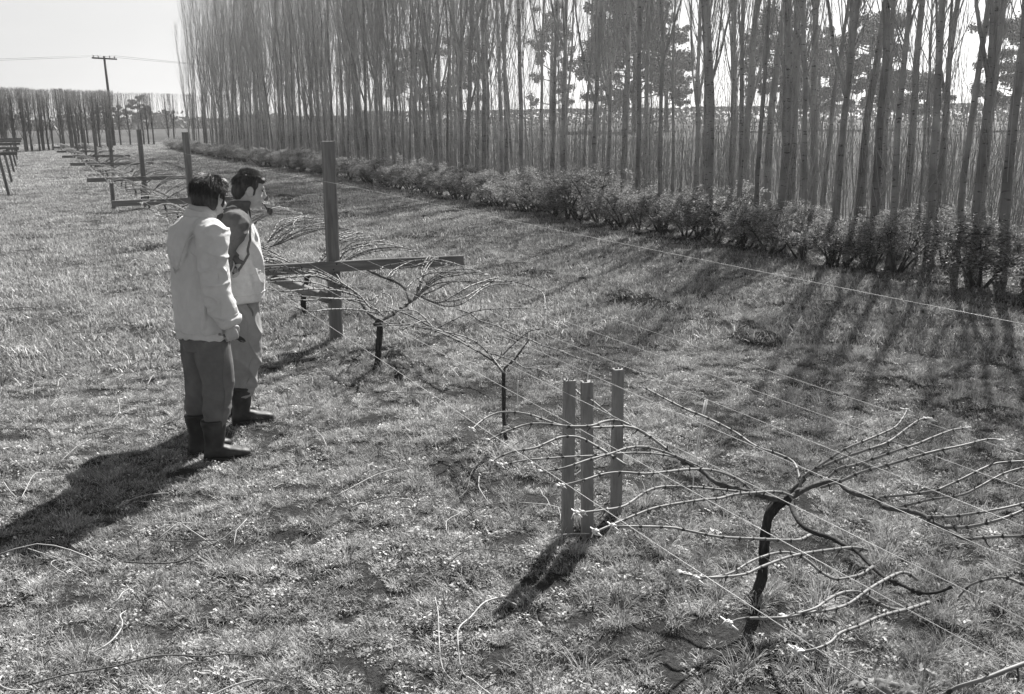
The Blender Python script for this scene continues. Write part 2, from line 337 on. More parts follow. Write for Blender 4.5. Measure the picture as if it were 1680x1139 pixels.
V1 = {'trunk':[(2.538,3.021,0.0),(2.582,3.021,0.044),(2.612,3.021,0.078),(2.644,3.021,0.151),(2.648,3.021,0.258),(2.648,3.021,0.347),(2.659,3.021,0.415),(2.697,3.021,0.464),(2.738,3.021,0.483)],'arms':[[(2.73,3.008,0.483),(2.66,3.03,0.503),(2.56,3.084,0.536),(2.466,3.138,0.568),(2.462,3.224,0.588),(2.41,3.341,0.623)],[(2.752,3.026,0.483),(2.76,3.004,0.481),(2.693,2.91,0.476),(2.637,2.796,0.471),(2.637,2.719,0.468),(2.66,2.659,0.467),(2.653,2.57,0.469),(2.65,2.508,0.471),(2.606,2.408,0.476),(2.559,2.29,0.485),(2.549,2.205,0.497),(2.534,2.118,0.511),(2.56,2.072,0.526),(2.611,2.055,0.543)],[(2.752,3.026,0.483),(2.78,3.015,0.49),(2.863,3.026,0.507),(2.941,3.006,0.526),(2.984,2.962,0.542),(2.926,2.858,0.554),(2.895,2.763,0.568),(2.892,2.66,0.588),(2.828,2.559,0.601),(2.829,2.477,0.619),(2.817,2.37,0.642),(2.762,2.27,0.657),(2.72,2.17,0.676),(2.687,2.104,0.687),(2.677,2.052,0.7)],[(2.78,3.034,0.483),(2.802,3.043,0.505),(2.825,3.026,0.536),(2.848,3.02,0.563)]],'canes':[[(2.41,3.341,0.623),(2.345,3.448,0.695),(2.284,3.511,0.733),(2.155,3.484,0.763),(2.018,3.453,0.788),(1.926,3.474,0.802),(1.889,3.54,0.808),(1.851,3.69,0.809),(1.784,3.792,0.801),(1.711,3.795,0.791),(1.648,3.758,0.781),(1.593,3.714,0.77)],[(2.366,3.478,0.683),(2.259,3.56,0.751),(2.15,3.529,0.776),(2.045,3.462,0.791),(1.926,3.455,0.808),(1.848,3.523,0.812),(1.785,3.56,0.808),(1.713,3.557,0.799),(1.65,3.552,0.786),(1.591,3.543,0.77)],[(1.986,3.094,0.74),(1.961,3.151,0.762),(1.935,3.24,0.784),(1.907,3.331,0.798),(1.837,3.351,0.805),(1.76,3.318,0.806),(1.674,3.283,0.803),(1.601,3.309,0.794),(1.537,3.312,0.781),(1.494,3.299,0.77)],[(2.52,3.3,0.563),(2.4,3.327,0.629),(2.214,3.3,0.691),(2.021,3.247,0.735),(1.899,3.213,0.757),(1.779,3.209,0.773),(1.687,3.216,0.779),(1.613,3.236,0.779),(1.512,3.249,0.77)],[(2.494,3.282,0.583),(2.35,3.258,0.664),(2.233,3.249,0.719),(2.15,3.238,0.748),(2.049,3.194,0.77),(1.936,3.127,0.787),(1.801,3.079,0.798),(1.686,3.058,0.792),(1.613,3.111,0.77)],[(2.631,3.099,0.513),(2.553,3.105,0.578),(2.422,3.086,0.645),(2.256,3.024,0.701),(2.075,2.943,0.748),(1.949,2.902,0.775),(1.856,2.919,0.792),(1.775,2.924,0.796),(1.687,2.914,0.791),(1.599,2.949,0.77)],[(2.685,3.059,0.483),(2.527,3.044,0.546),(2.33,3.005,0.612),(2.194,2.979,0.652),(2.06,2.948,0.688),(1.938,2.883,0.711),(1.774,2.759,0.735),(1.68,2.723,0.75),(1.541,2.704,0.77)],[(2.758,2.991,0.503),(2.701,2.988,0.532),(2.612,2.959,0.563),(2.472,2.901,0.604),(2.324,2.839,0.646),(2.201,2.776,0.675),(2.084,2.736,0.705),(1.852,2.66,0.751),(1.732,2.613,0.765),(1.599,2.563,0.772),(1.521,2.541,0.77)],[(2.548,2.657,0.503),(2.443,2.595,0.53),(2.333,2.557,0.566),(2.171,2.516,0.621),(1.97,2.477,0.686),(1.852,2.494,0.725),(1.779,2.514,0.745),(1.593,2.553,0.77)],[(2.593,2.41,0.533),(2.503,2.388,0.571),(2.353,2.331,0.619),(2.19,2.27,0.668),(2.062,2.221,0.703),(1.961,2.178,0.726),(1.853,2.132,0.747),(1.764,2.095,0.761),(1.672,2.094,0.773),(1.627,2.112,0.775),(1.587,2.172,0.77)],[(2.541,2.33,0.513),(2.406,2.253,0.548),(2.313,2.214,0.575),(2.207,2.177,0.609),(2.159,2.189,0.638),(2.138,2.222,0.665),(2.103,2.248,0.689),(2.046,2.248,0.708),(1.962,2.224,0.726),(1.858,2.182,0.744),(1.757,2.13,0.757),(1.687,2.113,0.765),(1.611,2.121,0.77)],[(2.548,2.142,0.543),(2.493,2.137,0.583),(2.415,2.108,0.612),(2.252,2.022,0.661),(2.08,1.928,0.708),(1.935,1.845,0.745),(1.819,1.801,0.774),(1.724,1.787,0.795),(1.637,1.785,0.803),(1.565,1.85,0.787),(1.533,1.872,0.77)],[(2.336,2.019,0.543),(2.214,1.965,0.608),(2.108,1.93,0.679),(2.033,1.913,0.726),(1.934,1.876,0.763),(1.825,1.822,0.791),(1.751,1.787,0.802),(1.683,1.786,0.802),(1.656,1.806,0.79)],[(2.474,2.027,0.533),(2.277,1.926,0.608),(2.102,1.843,0.675),(1.979,1.786,0.718),(1.84,1.722,0.758),(1.746,1.69,0.779),(1.681,1.657,0.786),(1.627,1.652,0.784),(1.597,1.679,0.77)],[(2.708,1.792,0.62),(2.68,1.848,0.628),(2.688,1.892,0.623),(2.693,1.937,0.612),(2.675,1.985,0.584),(2.664,2.024,0.552),(2.65,2.039,0.524),(2.642,2.049,0.5)],[(1.986,1.253,0.9),(1.902,1.241,0.91),(1.827,1.239,0.912),(1.771,1.245,0.906),(1.728,1.257,0.893),(1.705,1.279,0.875),(1.691,1.296,0.86),(1.675,1.31,0.841),(1.657,1.348,0.8)],[(2.907,2.723,0.563),(2.91,2.619,0.608),(2.918,2.516,0.651),(2.949,2.438,0.688),(2.962,2.427,0.696),(3.053,2.409,0.726),(3.159,2.409,0.748),(3.243,2.404,0.761),(3.316,2.347,0.775),(3.398,2.312,0.78)],[(2.947,2.6,0.563),(2.947,2.537,0.598),(2.96,2.461,0.643),(2.962,2.4,0.672),(2.976,2.334,0.704),(3.04,2.318,0.73),(3.107,2.318,0.747),(3.175,2.319,0.76),(3.258,2.303,0.773),(3.343,2.272,0.78)],[(2.767,2.302,0.67),(2.748,2.199,0.713),(2.767,2.124,0.748),(2.827,2.069,0.774),(2.923,2.051,0.784),(3.06,2.069,0.78)],[(2.748,2.21,0.67),(2.719,2.097,0.72),(2.769,2.022,0.765),(2.874,2.014,0.782),(3.048,2.045,0.78)],[(2.703,2.072,0.69),(2.68,1.957,0.748),(2.7,1.882,0.777),(2.798,1.865,0.78)],[(2.808,3.007,0.533),(2.816,2.987,0.588),(2.823,2.904,0.663),(2.883,2.838,0.741),(2.971,2.8,0.782),(3.061,2.809,0.793),(3.172,2.846,0.794),(3.315,2.939,0.788),(3.435,3.028,0.78)],[(2.867,3.04,0.553),(2.864,2.964,0.616),(2.868,2.849,0.697),(2.899,2.756,0.756),(2.972,2.715,0.788),(3.075,2.746,0.798),(3.227,2.819,0.797),(3.358,2.879,0.79),(3.418,2.882,0.78)],[(2.957,2.993,0.553),(2.968,2.945,0.609),(2.945,2.833,0.665),(2.962,2.728,0.731),(3.006,2.678,0.767),(3.082,2.649,0.791),(3.232,2.674,0.799),(3.368,2.708,0.792),(3.456,2.716,0.78)],[(2.883,2.956,0.533),(2.884,2.837,0.606),(2.911,2.769,0.66),(2.943,2.661,0.721),(3.006,2.604,0.759),(3.092,2.567,0.784),(3.208,2.546,0.794),(3.385,2.562,0.789),(3.433,2.539,0.78)],[(2.815,3.004,0.533),(2.874,3.095,0.567),(2.894,3.153,0.587),(2.845,3.195,0.616),(2.752,3.232,0.654),(2.732,3.336,0.686),(2.7,3.428,0.712),(2.669,3.509,0.731),(2.63,3.583,0.748),(2.612,3.691,0.762),(2.605,3.914,0.78)]]}
V2 = {'trunk':[(2.577,5.404,0.0),(2.562,5.404,0.053),(2.548,5.404,0.113),(2.542,5.404,0.229),(2.544,5.404,0.357),(2.543,5.404,0.442),(2.543,5.404,0.512)],'arms':[[(2.543,5.403,0.512),(2.566,5.576,0.541),(2.534,5.706,0.574),(2.441,5.946,0.641),(2.346,6.075,0.689),(2.294,6.234,0.728),(2.239,6.352,0.76)],[(2.543,5.403,0.512),(2.562,5.422,0.54),(2.599,5.357,0.606),(2.646,5.338,0.675),(2.684,5.319,0.732)]],'canes':[[(2.473,5.254,0.562),(2.515,5.529,0.614),(2.487,5.245,0.651),(2.46,5.07,0.672),(2.396,4.8,0.701),(2.395,4.639,0.732),(2.343,4.415,0.76)],[(2.66,6.425,0.74),(2.674,6.21,0.743),(2.628,5.953,0.745),(2.65,5.71,0.749),(2.628,5.429,0.753),(2.641,5.221,0.756),(2.627,5.048,0.759),(2.647,4.858,0.763),(2.641,4.696,0.766),(2.657,4.499,0.77)],[(2.332,4.24,0.76),(2.336,4.153,0.757),(2.309,4.013,0.753),(2.315,3.918,0.748),(2.298,3.804,0.745),(2.283,3.681,0.74)],[(2.239,6.352,0.76),(2.219,6.435,0.764),(2.193,6.604,0.77)]]}
V3 = {'trunk':[(2.462,7.783,0.0),(2.48,7.783,0.097),(2.49,7.783,0.194),(2.506,7.783,0.33),(2.506,7.783,0.418)],'arms':[[(2.505,7.781,0.418),(2.459,7.896,0.47),(2.46,8.082,0.517),(2.485,8.353,0.572),(2.458,8.463,0.609),(2.374,8.386,0.638)],[(2.505,7.781,0.418),(2.594,7.823,0.441),(2.703,7.899,0.466),(2.881,8.046,0.505),(3.045,8.196,0.538)],[(2.84,7.928,0.538),(2.958,8.369,0.571),(2.957,8.609,0.599),(2.9,8.698,0.623),(2.833,8.827,0.653),(2.777,9.066,0.691),(2.69,9.145,0.72)]],'canes':[[(3.025,8.142,0.538),(2.944,7.602,0.591),(2.969,7.165,0.659),(3.162,7.243,0.704),(3.395,7.44,0.732),(3.514,7.335,0.747),(3.545,7.101,0.75),(3.538,6.884,0.745),(3.493,6.662,0.738),(3.264,6.209,0.72)],[(3.063,8.186,0.538),(3.113,7.975,0.617),(3.209,7.89,0.682),(3.238,7.557,0.737),(3.316,7.266,0.772),(3.435,7.086,0.77)],[(2.827,7.997,0.638),(2.975,8.166,0.682),(3.135,8.188,0.727),(3.235,7.949,0.762),(3.315,7.732,0.775),(3.43,7.56,0.77)],[(2.809,8.36,0.688),(2.981,8.6,0.726),(3.07,8.476,0.756),(3.342,8.599,0.785),(3.41,8.373,0.786),(3.432,8.004,0.77)],[(2.791,8.37,0.688),(2.917,8.609,0.708),(3.171,8.815,0.748),(3.355,8.69,0.777),(3.399,8.291,0.787),(3.439,7.627,0.77)],[(2.752,8.474,0.718),(2.87,8.727,0.739),(3.012,8.62,0.774),(3.24,8.629,0.788),(3.361,8.365,0.77)],[(2.997,7.902,0.538),(2.882,7.195,0.616),(2.901,6.959,0.663),(3.016,7.0,0.7),(3.191,7.17,0.732),(3.324,7.195,0.754),(3.417,7.008,0.77)],[(3.127,8.353,0.538),(3.219,8.242,0.62),(3.241,7.813,0.7),(3.258,7.364,0.754),(3.404,7.234,0.77)],[(3.005,8.088,0.538),(2.856,7.276,0.633),(2.948,7.208,0.691),(3.118,7.279,0.74),(3.323,7.371,0.766),(3.446,7.412,0.77)],[(2.444,8.345,0.618),(2.368,8.645,0.683),(2.232,8.676,0.721),(1.952,8.608,0.762),(1.793,8.788,0.77)],[(2.426,8.157,0.588),(2.216,8.111,0.672),(2.049,8.206,0.731),(1.81,8.165,0.766),(1.657,8.156,0.77)],[(2.445,7.966,0.538),(2.305,7.89,0.602),(2.048,7.646,0.683),(1.789,7.336,0.738),(1.573,7.363,0.77)],[(2.499,7.772,0.488),(2.354,7.556,0.558),(2.091,7.169,0.667),(1.823,6.821,0.751),(1.652,6.665,0.778),(1.605,6.93,0.77)],[(2.478,8.067,0.558),(2.296,8.116,0.645),(1.97,7.903,0.725),(1.699,7.69,0.761),(1.585,7.817,0.77)],[(2.376,8.387,0.658),(2.455,8.95,0.698),(2.396,9.127,0.722),(2.119,8.878,0.754),(1.778,8.721,0.77)],[(2.514,7.874,0.508),(2.38,7.879,0.597),(2.126,7.594,0.675),(1.9,7.426,0.734),(1.668,7.477,0.77)],[(2.502,7.661,0.488),(2.48,7.768,0.529),(2.416,7.748,0.558),(2.41,8.098,0.628),(2.293,8.9,0.738),(2.181,9.39,0.77)],[(2.519,7.597,0.488),(2.629,7.794,0.55),(2.676,7.986,0.593),(2.581,7.939,0.638)],[(2.512,8.048,0.558),(2.672,8.287,0.546),(2.561,8.083,0.488)]]}
FALL = [[(-0.185,8.272,0.035),(-0.175,8.503,0.035),(-0.104,8.63,0.035)],[(-0.005,8.372,0.035),(0.027,8.602,0.035),(0.161,8.615,0.035)],[(0.649,8.145,0.035),(0.753,8.43,0.035)],[(0.398,7.776,0.035),(0.385,7.432,0.035),(0.322,7.081,0.035),(0.266,6.932,0.035),(0.185,6.945,0.035)],[(0.123,6.892,0.035),(0.302,6.913,0.035),(0.448,6.848,0.035)],[(0.21,6.874,0.035),(0.347,6.718,0.035),(0.362,6.547,0.035)],[(0.451,6.805,0.035),(0.527,6.737,0.035),(0.527,6.461,0.035)],[(-0.344,6.087,0.035),(-0.311,5.907,0.035),(-0.262,5.764,0.035),(-0.233,5.827,0.035),(-0.183,6.068,0.035),(-0.12,6.121,0.035),(-0.006,6.084,0.035)],[(0.697,7.267,0.035),(0.744,7.629,0.035)],[(0.575,5.805,0.035),(0.567,5.692,0.035),(0.682,5.619,0.035)],[(0.194,4.768,0.035),(0.415,4.655,0.035),(0.54,4.695,0.035),(0.663,4.751,0.035),(0.834,4.933,0.035),(0.941,4.987,0.035),(1.008,4.939,0.035)],[(0.37,4.701,0.035),(0.468,4.738,0.035),(0.587,4.718,0.035)],[(0.638,4.609,0.035),(0.832,4.828,0.035),(0.953,4.953,0.035),(1.02,5.119,0.035)],[(0.423,4.651,0.035),(0.486,4.562,0.035),(0.542,4.545,0.035)],[(0.674,4.709,0.035),(0.777,4.644,0.035),(0.855,4.715,0.035),(0.95,4.768,0.035),(0.994,4.877,0.035)],[(0.252,4.359,0.035),(0.32,4.405,0.035),(0.327,4.302,0.035),(0.307,4.226,0.035)],[(0.253,4.363,0.035),(0.301,4.239,0.035),(0.364,4.078,0.035)],[(0.001,3.885,0.035),(0.07,3.919,0.035),(0.117,3.999,0.035),(0.134,4.074,0.035),(0.131,4.17,0.035),(0.159,4.255,0.035)],[(0.071,4.201,0.035),(0.122,4.255,0.035)],[(0.106,4.329,0.035),(0.136,4.332,0.035),(0.163,4.395,0.035),(0.223,4.454,0.035)],[(-0.221,3.766,0.035),(-0.083,3.752,0.035),(0.071,3.738,0.035),(0.222,3.727,0.035),(0.322,3.706,0.035),(0.398,3.656,0.035),(0.493,3.642,0.035),(0.61,3.588,0.035)],[(0.243,3.553,0.035),(0.325,3.624,0.035),(0.403,3.643,0.035)],[(-0.304,3.822,0.035),(-0.313,3.813,0.035),(-0.318,3.755,0.035),(-0.278,3.708,0.035),(-0.227,3.729,0.035)],[(0.387,3.379,0.035),(0.461,3.388,0.035),(0.55,3.363,0.035),(0.631,3.302,0.035),(0.676,3.266,0.035)],[(0.633,3.594,0.035),(0.711,3.714,0.035),(0.791,3.897,0.035)],[(-0.169,3.874,0.035),(-0.105,3.878,0.035)],[(1.676,3.463,0.035),(1.625,3.516,0.035),(1.533,3.483,0.035),(1.433,3.395,0.035),(1.343,3.297,0.035),(1.29,3.19,0.035),(1.257,3.08,0.035),(1.265,2.985,0.035),(1.285,2.909,0.035),(1.328,2.839,0.035)],[(1.393,3.702,0.035),(1.337,3.519,0.035),(1.261,3.316,0.035),(1.215,3.164,0.035),(1.233,3.061,0.035)],[(1.646,4.637,0.035),(1.57,4.636,0.035),(1.413,4.52,0.035),(1.304,4.447,0.035),(1.205,4.305,0.035)],[(1.477,4.829,0.035),(1.492,4.716,0.035),(1.483,4.6,0.035)],[(2.23,5.124,0.035),(2.113,4.957,0.035),(1.986,4.741,0.035),(1.779,4.548,0.035),(1.615,4.435,0.035)],[(1.021,4.283,0.035),(1.041,4.1,0.035),(1.101,3.922,0.035)],[(0.913,4.29,0.035),(1.017,4.269,0.035)],[(1.518,3.933,0.035),(1.64,3.966,0.035),(1.74,3.941,0.035),(1.855,3.856,0.035),(1.988,3.756,0.035)],[(1.299,2.988,0.035),(1.44,2.936,0.035)],[(0.501,3.372,0.035),(0.592,3.335,0.035),(0.699,3.242,0.035)],[(0.726,3.192,0.035),(0.809,3.236,0.035)],[(4.409,6.238,0.035),(4.264,5.98,0.035),(4.35,5.935,0.035),(4.524,5.961,0.035),(4.664,5.916,0.035),(4.697,5.692,0.035)],[(4.111,5.833,0.035),(4.359,5.9,0.035)],[(5.112,6.804,0.035),(5.316,6.891,0.035),(5.437,6.89,0.035),(5.491,6.677,0.035)],[(4.389,5.603,0.035),(4.257,5.409,0.035),(4.164,5.187,0.035)],[(4.217,4.906,0.035),(4.321,4.918,0.035),(4.522,5.022,0.035),(4.727,5.161,0.035)]]
TR = [(12.6,20.23),(12.6,18.76),(12.6,17.73),(12.6,17.15),(12.6,16.56),(12.6,16.12),(10.75,13.5),(12.6,15.42),(10.75,12.95),(12.6,14.95),(10.75,12.46),(12.6,14.35),(12.6,14.06),(10.75,11.73),(12.6,13.45),(12.6,13.16),(10.75,10.95),(12.6,12.5),(10.75,10.44),(12.6,11.98),(10.75,10.05),(12.6,11.4),(10.75,9.44),(12.6,10.86),(10.75,8.98),(10.75,8.73),(12.6,9.94),(10.75,8.24)]
# ------------------------------------------------------------------ poplar shelter belt
def bark_mat():
    m = bpy.data.materials.new('poplar_bark'); m.use_nodes = True
    t = m.node_tree; t.nodes.clear(); N = t.nodes.new; L = t.links.new
    tc = N('ShaderNodeTexCoord')
    def nz(sc, st, det=5):
        mp = N('ShaderNodeMapping'); mp.inputs['Scale'].default_value = st; L(tc.outputs['Object'], mp.inputs[0])
        n = N('ShaderNodeTexNoise'); n.inputs['Scale'].default_value = sc; n.inputs['Detail'].default_value = det; L(mp.outputs[0], n.inputs[0]); return n.outputs[0]
    def mr(s, a, b, c, d):
        n = N('ShaderNodeMapRange'); L(s, n.inputs[0])
        for i, v in enumerate((a, b, c, d)): n.inputs[i+1].default_value = v
        return n.outputs[0]
    def mu(a, b):
        n = N('ShaderNodeMath'); n.operation = 'MULTIPLY'; L(a, n.inputs[0]); L(b, n.inputs[1]); return n.outputs[0]
    base = mr(nz(9, (1, 1, .35)), .3, .7, .26, .46)
    scars = mr(nz(7, (1.6, 1.6, 4.5), 3), .60, .68, 1, .25)      # dark branch scars
    lich = mr(nz(2.2, (1, 1, .5), 4), .4, .65, .75, 1.2)
    sx = N('ShaderNodeSeparateXYZ'); L(tc.outputs['Object'], sx.inputs[0])
    old = mr(sx.outputs[2], .2, 3.2, .62, 1)                        # furrowed dark old bark towards the foot
    oi = N('ShaderNodeObjectInfo'); rn = mr(oi.outputs['Random'], 0, 1, .75, 1.2)
    v = mu(mu(mu(base, scars), mu(lich, old)), rn)
    p = N('ShaderNodeBsdfPrincipled'); p.inputs['Roughness'].default_value = .85; p.inputs['Specular IOR Level'].default_value = .2; L(v, p.inputs['Base Color'])
    b = N('ShaderNodeBump'); b.inputs['Strength'].default_value = .7; b.inputs['Distance'].default_value = .02; L(nz(22, (1, 1, .3)), b.inputs['Height']); L(b.outputs[0], p.inputs['Normal'])
    o = N('ShaderNodeOutputMaterial'); L(p.outputs[0], o.inputs[0]); return m
BARK = bark_mat()
TWIG = mat('poplar_twig', .34, var=.3, scale=6, rough=.75)

def poplar_variant(seed, H, r0, fork, open_top=False):
    R = random.Random(seed); T = MB(); C = MB()
    n = 13; wob = [Vector((0, 0, 0))]; d = Vector((R.uniform(-.025, .025), R.uniform(-.03, .03), 0))
    pts = []; rr = []
    for i in range(n):
        z = H*(i/(n-1))**1.15
        d += Vector((R.gauss(0, .012), R.gauss(0, .012), 0))
        p = Vector((d.x*z*.8, d.y*z*.8, z)); pts.append(p)
        rr.append(max(.006, r0*(1-z/H)**.8*(1.0+.45*math.exp(-z/.22))))
    pts[0] -= Vector((0, 0, .15))
    T.tube(pts, rr, 9)
    def axis(z):
        f = (z/H)**(1/1.15)*(n-1); i = min(int(f), n-2); return pts[i].lerp(pts[i+1], f-i), rr[i]+(rr[i+1]-rr[i])*(f-i)
    def limb(z, an, tilt, ln, r, B, twigs, tw_len):
        p, rt = axis(z); h = Vector((math.cos(an), math.sin(an), 0)); q = []; a = tilt; k = 6; p = p + h*rt*.3
        for i in range(k+1):
            q.append(p.copy()); p = p + (h*math.sin(a)+Vector((0, 0, math.cos(a))))*(ln/k); a = a*.74+R.gauss(0, .05)
        B.tube(q, [max(.0035, r*(1-i/k*.9)) for i in range(k+1)], 5 if r > .02 else 4, cap=False)
        for _ in range(twigs):
            f = R.uniform(.12, 1)*k; i = min(int(f), k-1); s = q[i].lerp(q[i+1], f-i)
            an2 = R.uniform(0, 6.28); a2 = R.uniform(.1, .5); l2 = tw_len*R.uniform(.35, 1.1); hh = Vector((math.cos(an2), math.sin(an2), 0)); w = [s]
            for _2 in range(2):
                s = s + (hh*math.sin(a2)+Vector((0, 0, math.cos(a2))))*(l2/2); a2 *= .5; w.append(s)
            C.tube(w, [.0030, .0022, .0012], 3, cap=False)
    if fork:
        for _ in range(R.choice([1, 2])):
            limb(R.uniform(2.0, 4.2), R.uniform(0, 6.28), R.uniform(.22, .38), H*.5, r0*.5, T, 26, 1.3)
    z = .25
    while z < H*.97:
        u = z/H
        if z < 2.6: 
            limb(z, R.uniform(0, 6.28), R.uniform(.15, .6), R.uniform(.6, 1.9), .004, C, 3, .8)
            z += R.uniform(.08, .22); continue
        ln = (1.2+2.6*math.sin(min(1, u*1.25)*2.4))*R.uniform(.6, 1.15)
        if z > 6.5: z += R.uniform(.03, .12)
        if open_top and z > 4.2: z += R.uniform(.15, .5)
        limb(z, R.uniform(0, 6.28), R.uniform(.2, .5), min(ln, (H-z)*1.0+.5), .005+.008*(1-u)*R.uniform(.3, 1.2), C, R.randint(9, 15), R.uniform(.5, 1.3))
        z += R.uniform(.085, .23)
    return T.mesh('trunk', BARK), C.mesh('crown', TWIG)
POP = [poplar_variant(20+i, H, r, f) for i, (H, r, f) in enumerate([(10.2, .066, True), (10.8, .078, False), (9.6, .052, True), (10.5, .066, False), (10.0, .078, True), (9.3, .048, False), (10.4, .058, True)])]
POPN = [poplar_variant(120+i, H, r, f, True) for i, (H, r, f) in enumerate([(10.2, .064, True), (10.8, .078, False), (9.6, .05, True), (10.5, .06, False), (10.0, .08, True), (9.3, .045, False), (10.4, .056, True)])]
FRONT = sorted([y for x, y in TR if x < 11])
BACK = sorted([y for x, y in TR if x > 11])
R = random.Random(5)
spots = [(10.75+R.uniform(-.15, .15), y, 0) for y in FRONT] + [(12.6+R.uniform(-.2, .2), y, 1) for y in BACK]
y = 34
while y < 78: spots.append((14.3+R.uniform(-.3, .3), y, 1)); y += R.uniform(1.3, 2.4)
y = 14.3
while y < 78: spots.append((10.8+R.uniform(-.2, .2), y, 0)); y += R.uniform(.8, 1.35)
y = 20.9
while y < 78: spots.append((12.6+R.uniform(-.25, .25), y, 1)); y += R.uniform(.8, 1.35)
for yy in (7.4, 6.7, 5.9): spots.append((10.8+R.uniform(-.1, .1), yy, 0))
for yy in (9.3, 8.6, 7.7, 6.9): spots.append((12.6+R.uniform(-.1, .1), yy, 1))
SAP = [poplar_variant(40+i, h, .022, False) for i, h in enumerate((5.2, 6.4, 4.4))]
ordn = ['first', 'second', 'third', 'fourth', 'fifth', 'sixth', 'seventh', 'eighth', 'ninth', 'tenth', 'eleventh', 'twelfth', 'thirteenth', 'fourteenth', 'fifteenth', 'sixteenth', 'seventeenth', 'eighteenth', 'nineteenth', 'twentieth']
fr = sorted([s[1] for s in spots if s[2] == 0 and s[1] >= 8])[:18]
bk = sorted([s[1] for s in spots if s[2] == 1 and s[1] >= 9.2])[:18]
def stretch(y):
    return ('right of the biggest pine' if y < 22 else 'left of the biggest pine' if y < 30 else 'right above the nearest trellis post' if y < 40 else 'behind the pipe smoker' if y < 52 else 'behind the heads of both men' if y < 64 else 'close to the far left end')
for (x, y, row) in spots:
    tm, cm = (POPN if y < 27 else POP)[R.randrange(7)]
    s = R.uniform(.9, 1.06); sx = s*(.6 if y > 70 else 1)
    if y > 74: s *= 1-.08*((y-74)/6)
    if row == 0 and y in fr: lab = 'bare front row poplar, %s front trunk from the right edge' % ordn[fr.index(y)]
    elif row == 1 and y in bk: lab = 'bare second row poplar, %s rear trunk from the right edge' % ordn[bk.index(y)]
    elif y > 77 and row == 0: lab = 'leafless poplar at the far left end of the tall tree row'
    else: lab = ['bare front row poplar in the dense belt, ', 'bare second row poplar seen between front trunks, '][row]+stretch(y)
    t = empty('poplar_tree', G(x, y), lab, 'tree', 'tall bare poplars of the shelter belt', R.uniform(0, 6.28), (sx, sx, s*R.uniform(.95, 1.08)))
    link('trunk', tm, t); link('crown', cm, t)

R = random.Random(31); y = 8
while y < 45:
    x = R.choice((10.9, 11.4, 12.1, 12.7, 13.2))+R.uniform(-.3, .3); tm, cm = SAP[R.randrange(3)]; s = R.uniform(.8, 1.2)
    t = empty('poplar_sapling', G(x, y), 'slender bare poplar sapling between the bigger trunks of the shelter belt', 'tree', 'saplings among the poplars', R.uniform(0, 6.28), s)
    link('trunk', tm, t); link('crown', cm, t); y += R.uniform(.5, 1.1)

# ------------------------------------------------------------------ low evergreen hedge at the foot of the poplars
LEAF = mat('hedge_leaf', .32, var=.4, scale=25, rough=.5, spec=.35, trans=.4, rnd=.2, isl=.45)
STEM = mat('hedge_stem', .07, var=.3, scale=20, rough=.85)
def bush_variant(seed, h, w):
    R = random.Random(seed); S = MB(); F = MB(); tips = []
    for k in range(R.randint(4, 6)):
        an = R.uniform(0, 6.28); p = Vector((R.uniform(-.06, .06), R.uniform(-.06, .06), -.05)); q = [p]; a = R.uniform(.15, .75)
        for i in range(4):
            p = p + Vector((math.cos(an)*math.sin(a), math.sin(an)*math.sin(a), math.cos(a)))*h*.24; an += R.gauss(0, .3); q.append(p)
            if i > 0: tips.append(p.copy())
        S.tube(q, [.022, .018, .013, .009, .005], 5)
    for _ in range(120):
        b = R.choice(tips); an = R.uniform(0, 6.28); e = R.uniform(-.35, 1.2); l = R.uniform(.15, .5)
        d = Vector((math.cos(an)*math.cos(e)*w, math.sin(an)*math.cos(e)*w, math.sin(e)*.85)).normalized()
        p1 = b + d*l; p1.z = max(.06, min(p1.z, h*R.uniform(.75, 1.15))); mid = b.lerp(p1, .5)+Vector((0, 0, .05))
        S.tube([b, mid, p1], [.005, .004, .002], 3, cap=False)
        for _2 in range(R.randint(32, 58)):
            u = R.uniform(.25, 1.08); c = (b.lerp(mid, u*2) if u < .5 else mid.lerp(p1, u*2-1)) + Vector((R.gauss(0, .03), R.gauss(0, .03), R.gauss(0, .03)))
            if c.z < .05: continue
            r = R.uniform(.009, .020); n = Vector((R.gauss(0, .7), R.gauss(0, .7), R.uniform(.1, 1.2))).normalized(); t = n.orthogonal().normalized(); t.rotate(Matrix.Rotation(R.uniform(0, 6.28), 3, n)); s = n.cross(t)
            o = len(F.v); F.v += [c-t*r, c+s*r*.5+n*r*.18, c+t*r*1.1, c-s*r*.5+n*r*.18]; F.f += [(o, o+1, o+2), (o, o+2, o+3)]
    return S.mesh('stem', STEM), F.mesh('foliage', LEAF, smooth=False)
BUSH = [bush_variant(50+i, h, w) for i, (h, w) in enumerate([(.85, 1.1), (.95, 1.0), (.7, 1.2), (1.05, .95), (.8, 1.15)])]
R = random.Random(9); y = 5.6; hs = []
while y < 84: hs.append((10.22+R.uniform(-.22, .22), y)); y += R.uniform(.34, .6) if y > 9 else R.uniform(.5, .8)
y = 9.5
while y < 40: hs.append((11.5+R.uniform(-.3, .3), y)); y += R.uniform(1.0, 1.8)
near = sorted([h for h in hs if h[0] < 10.9 and h[1] > 7.6], key=lambda h: h[1])[:20]
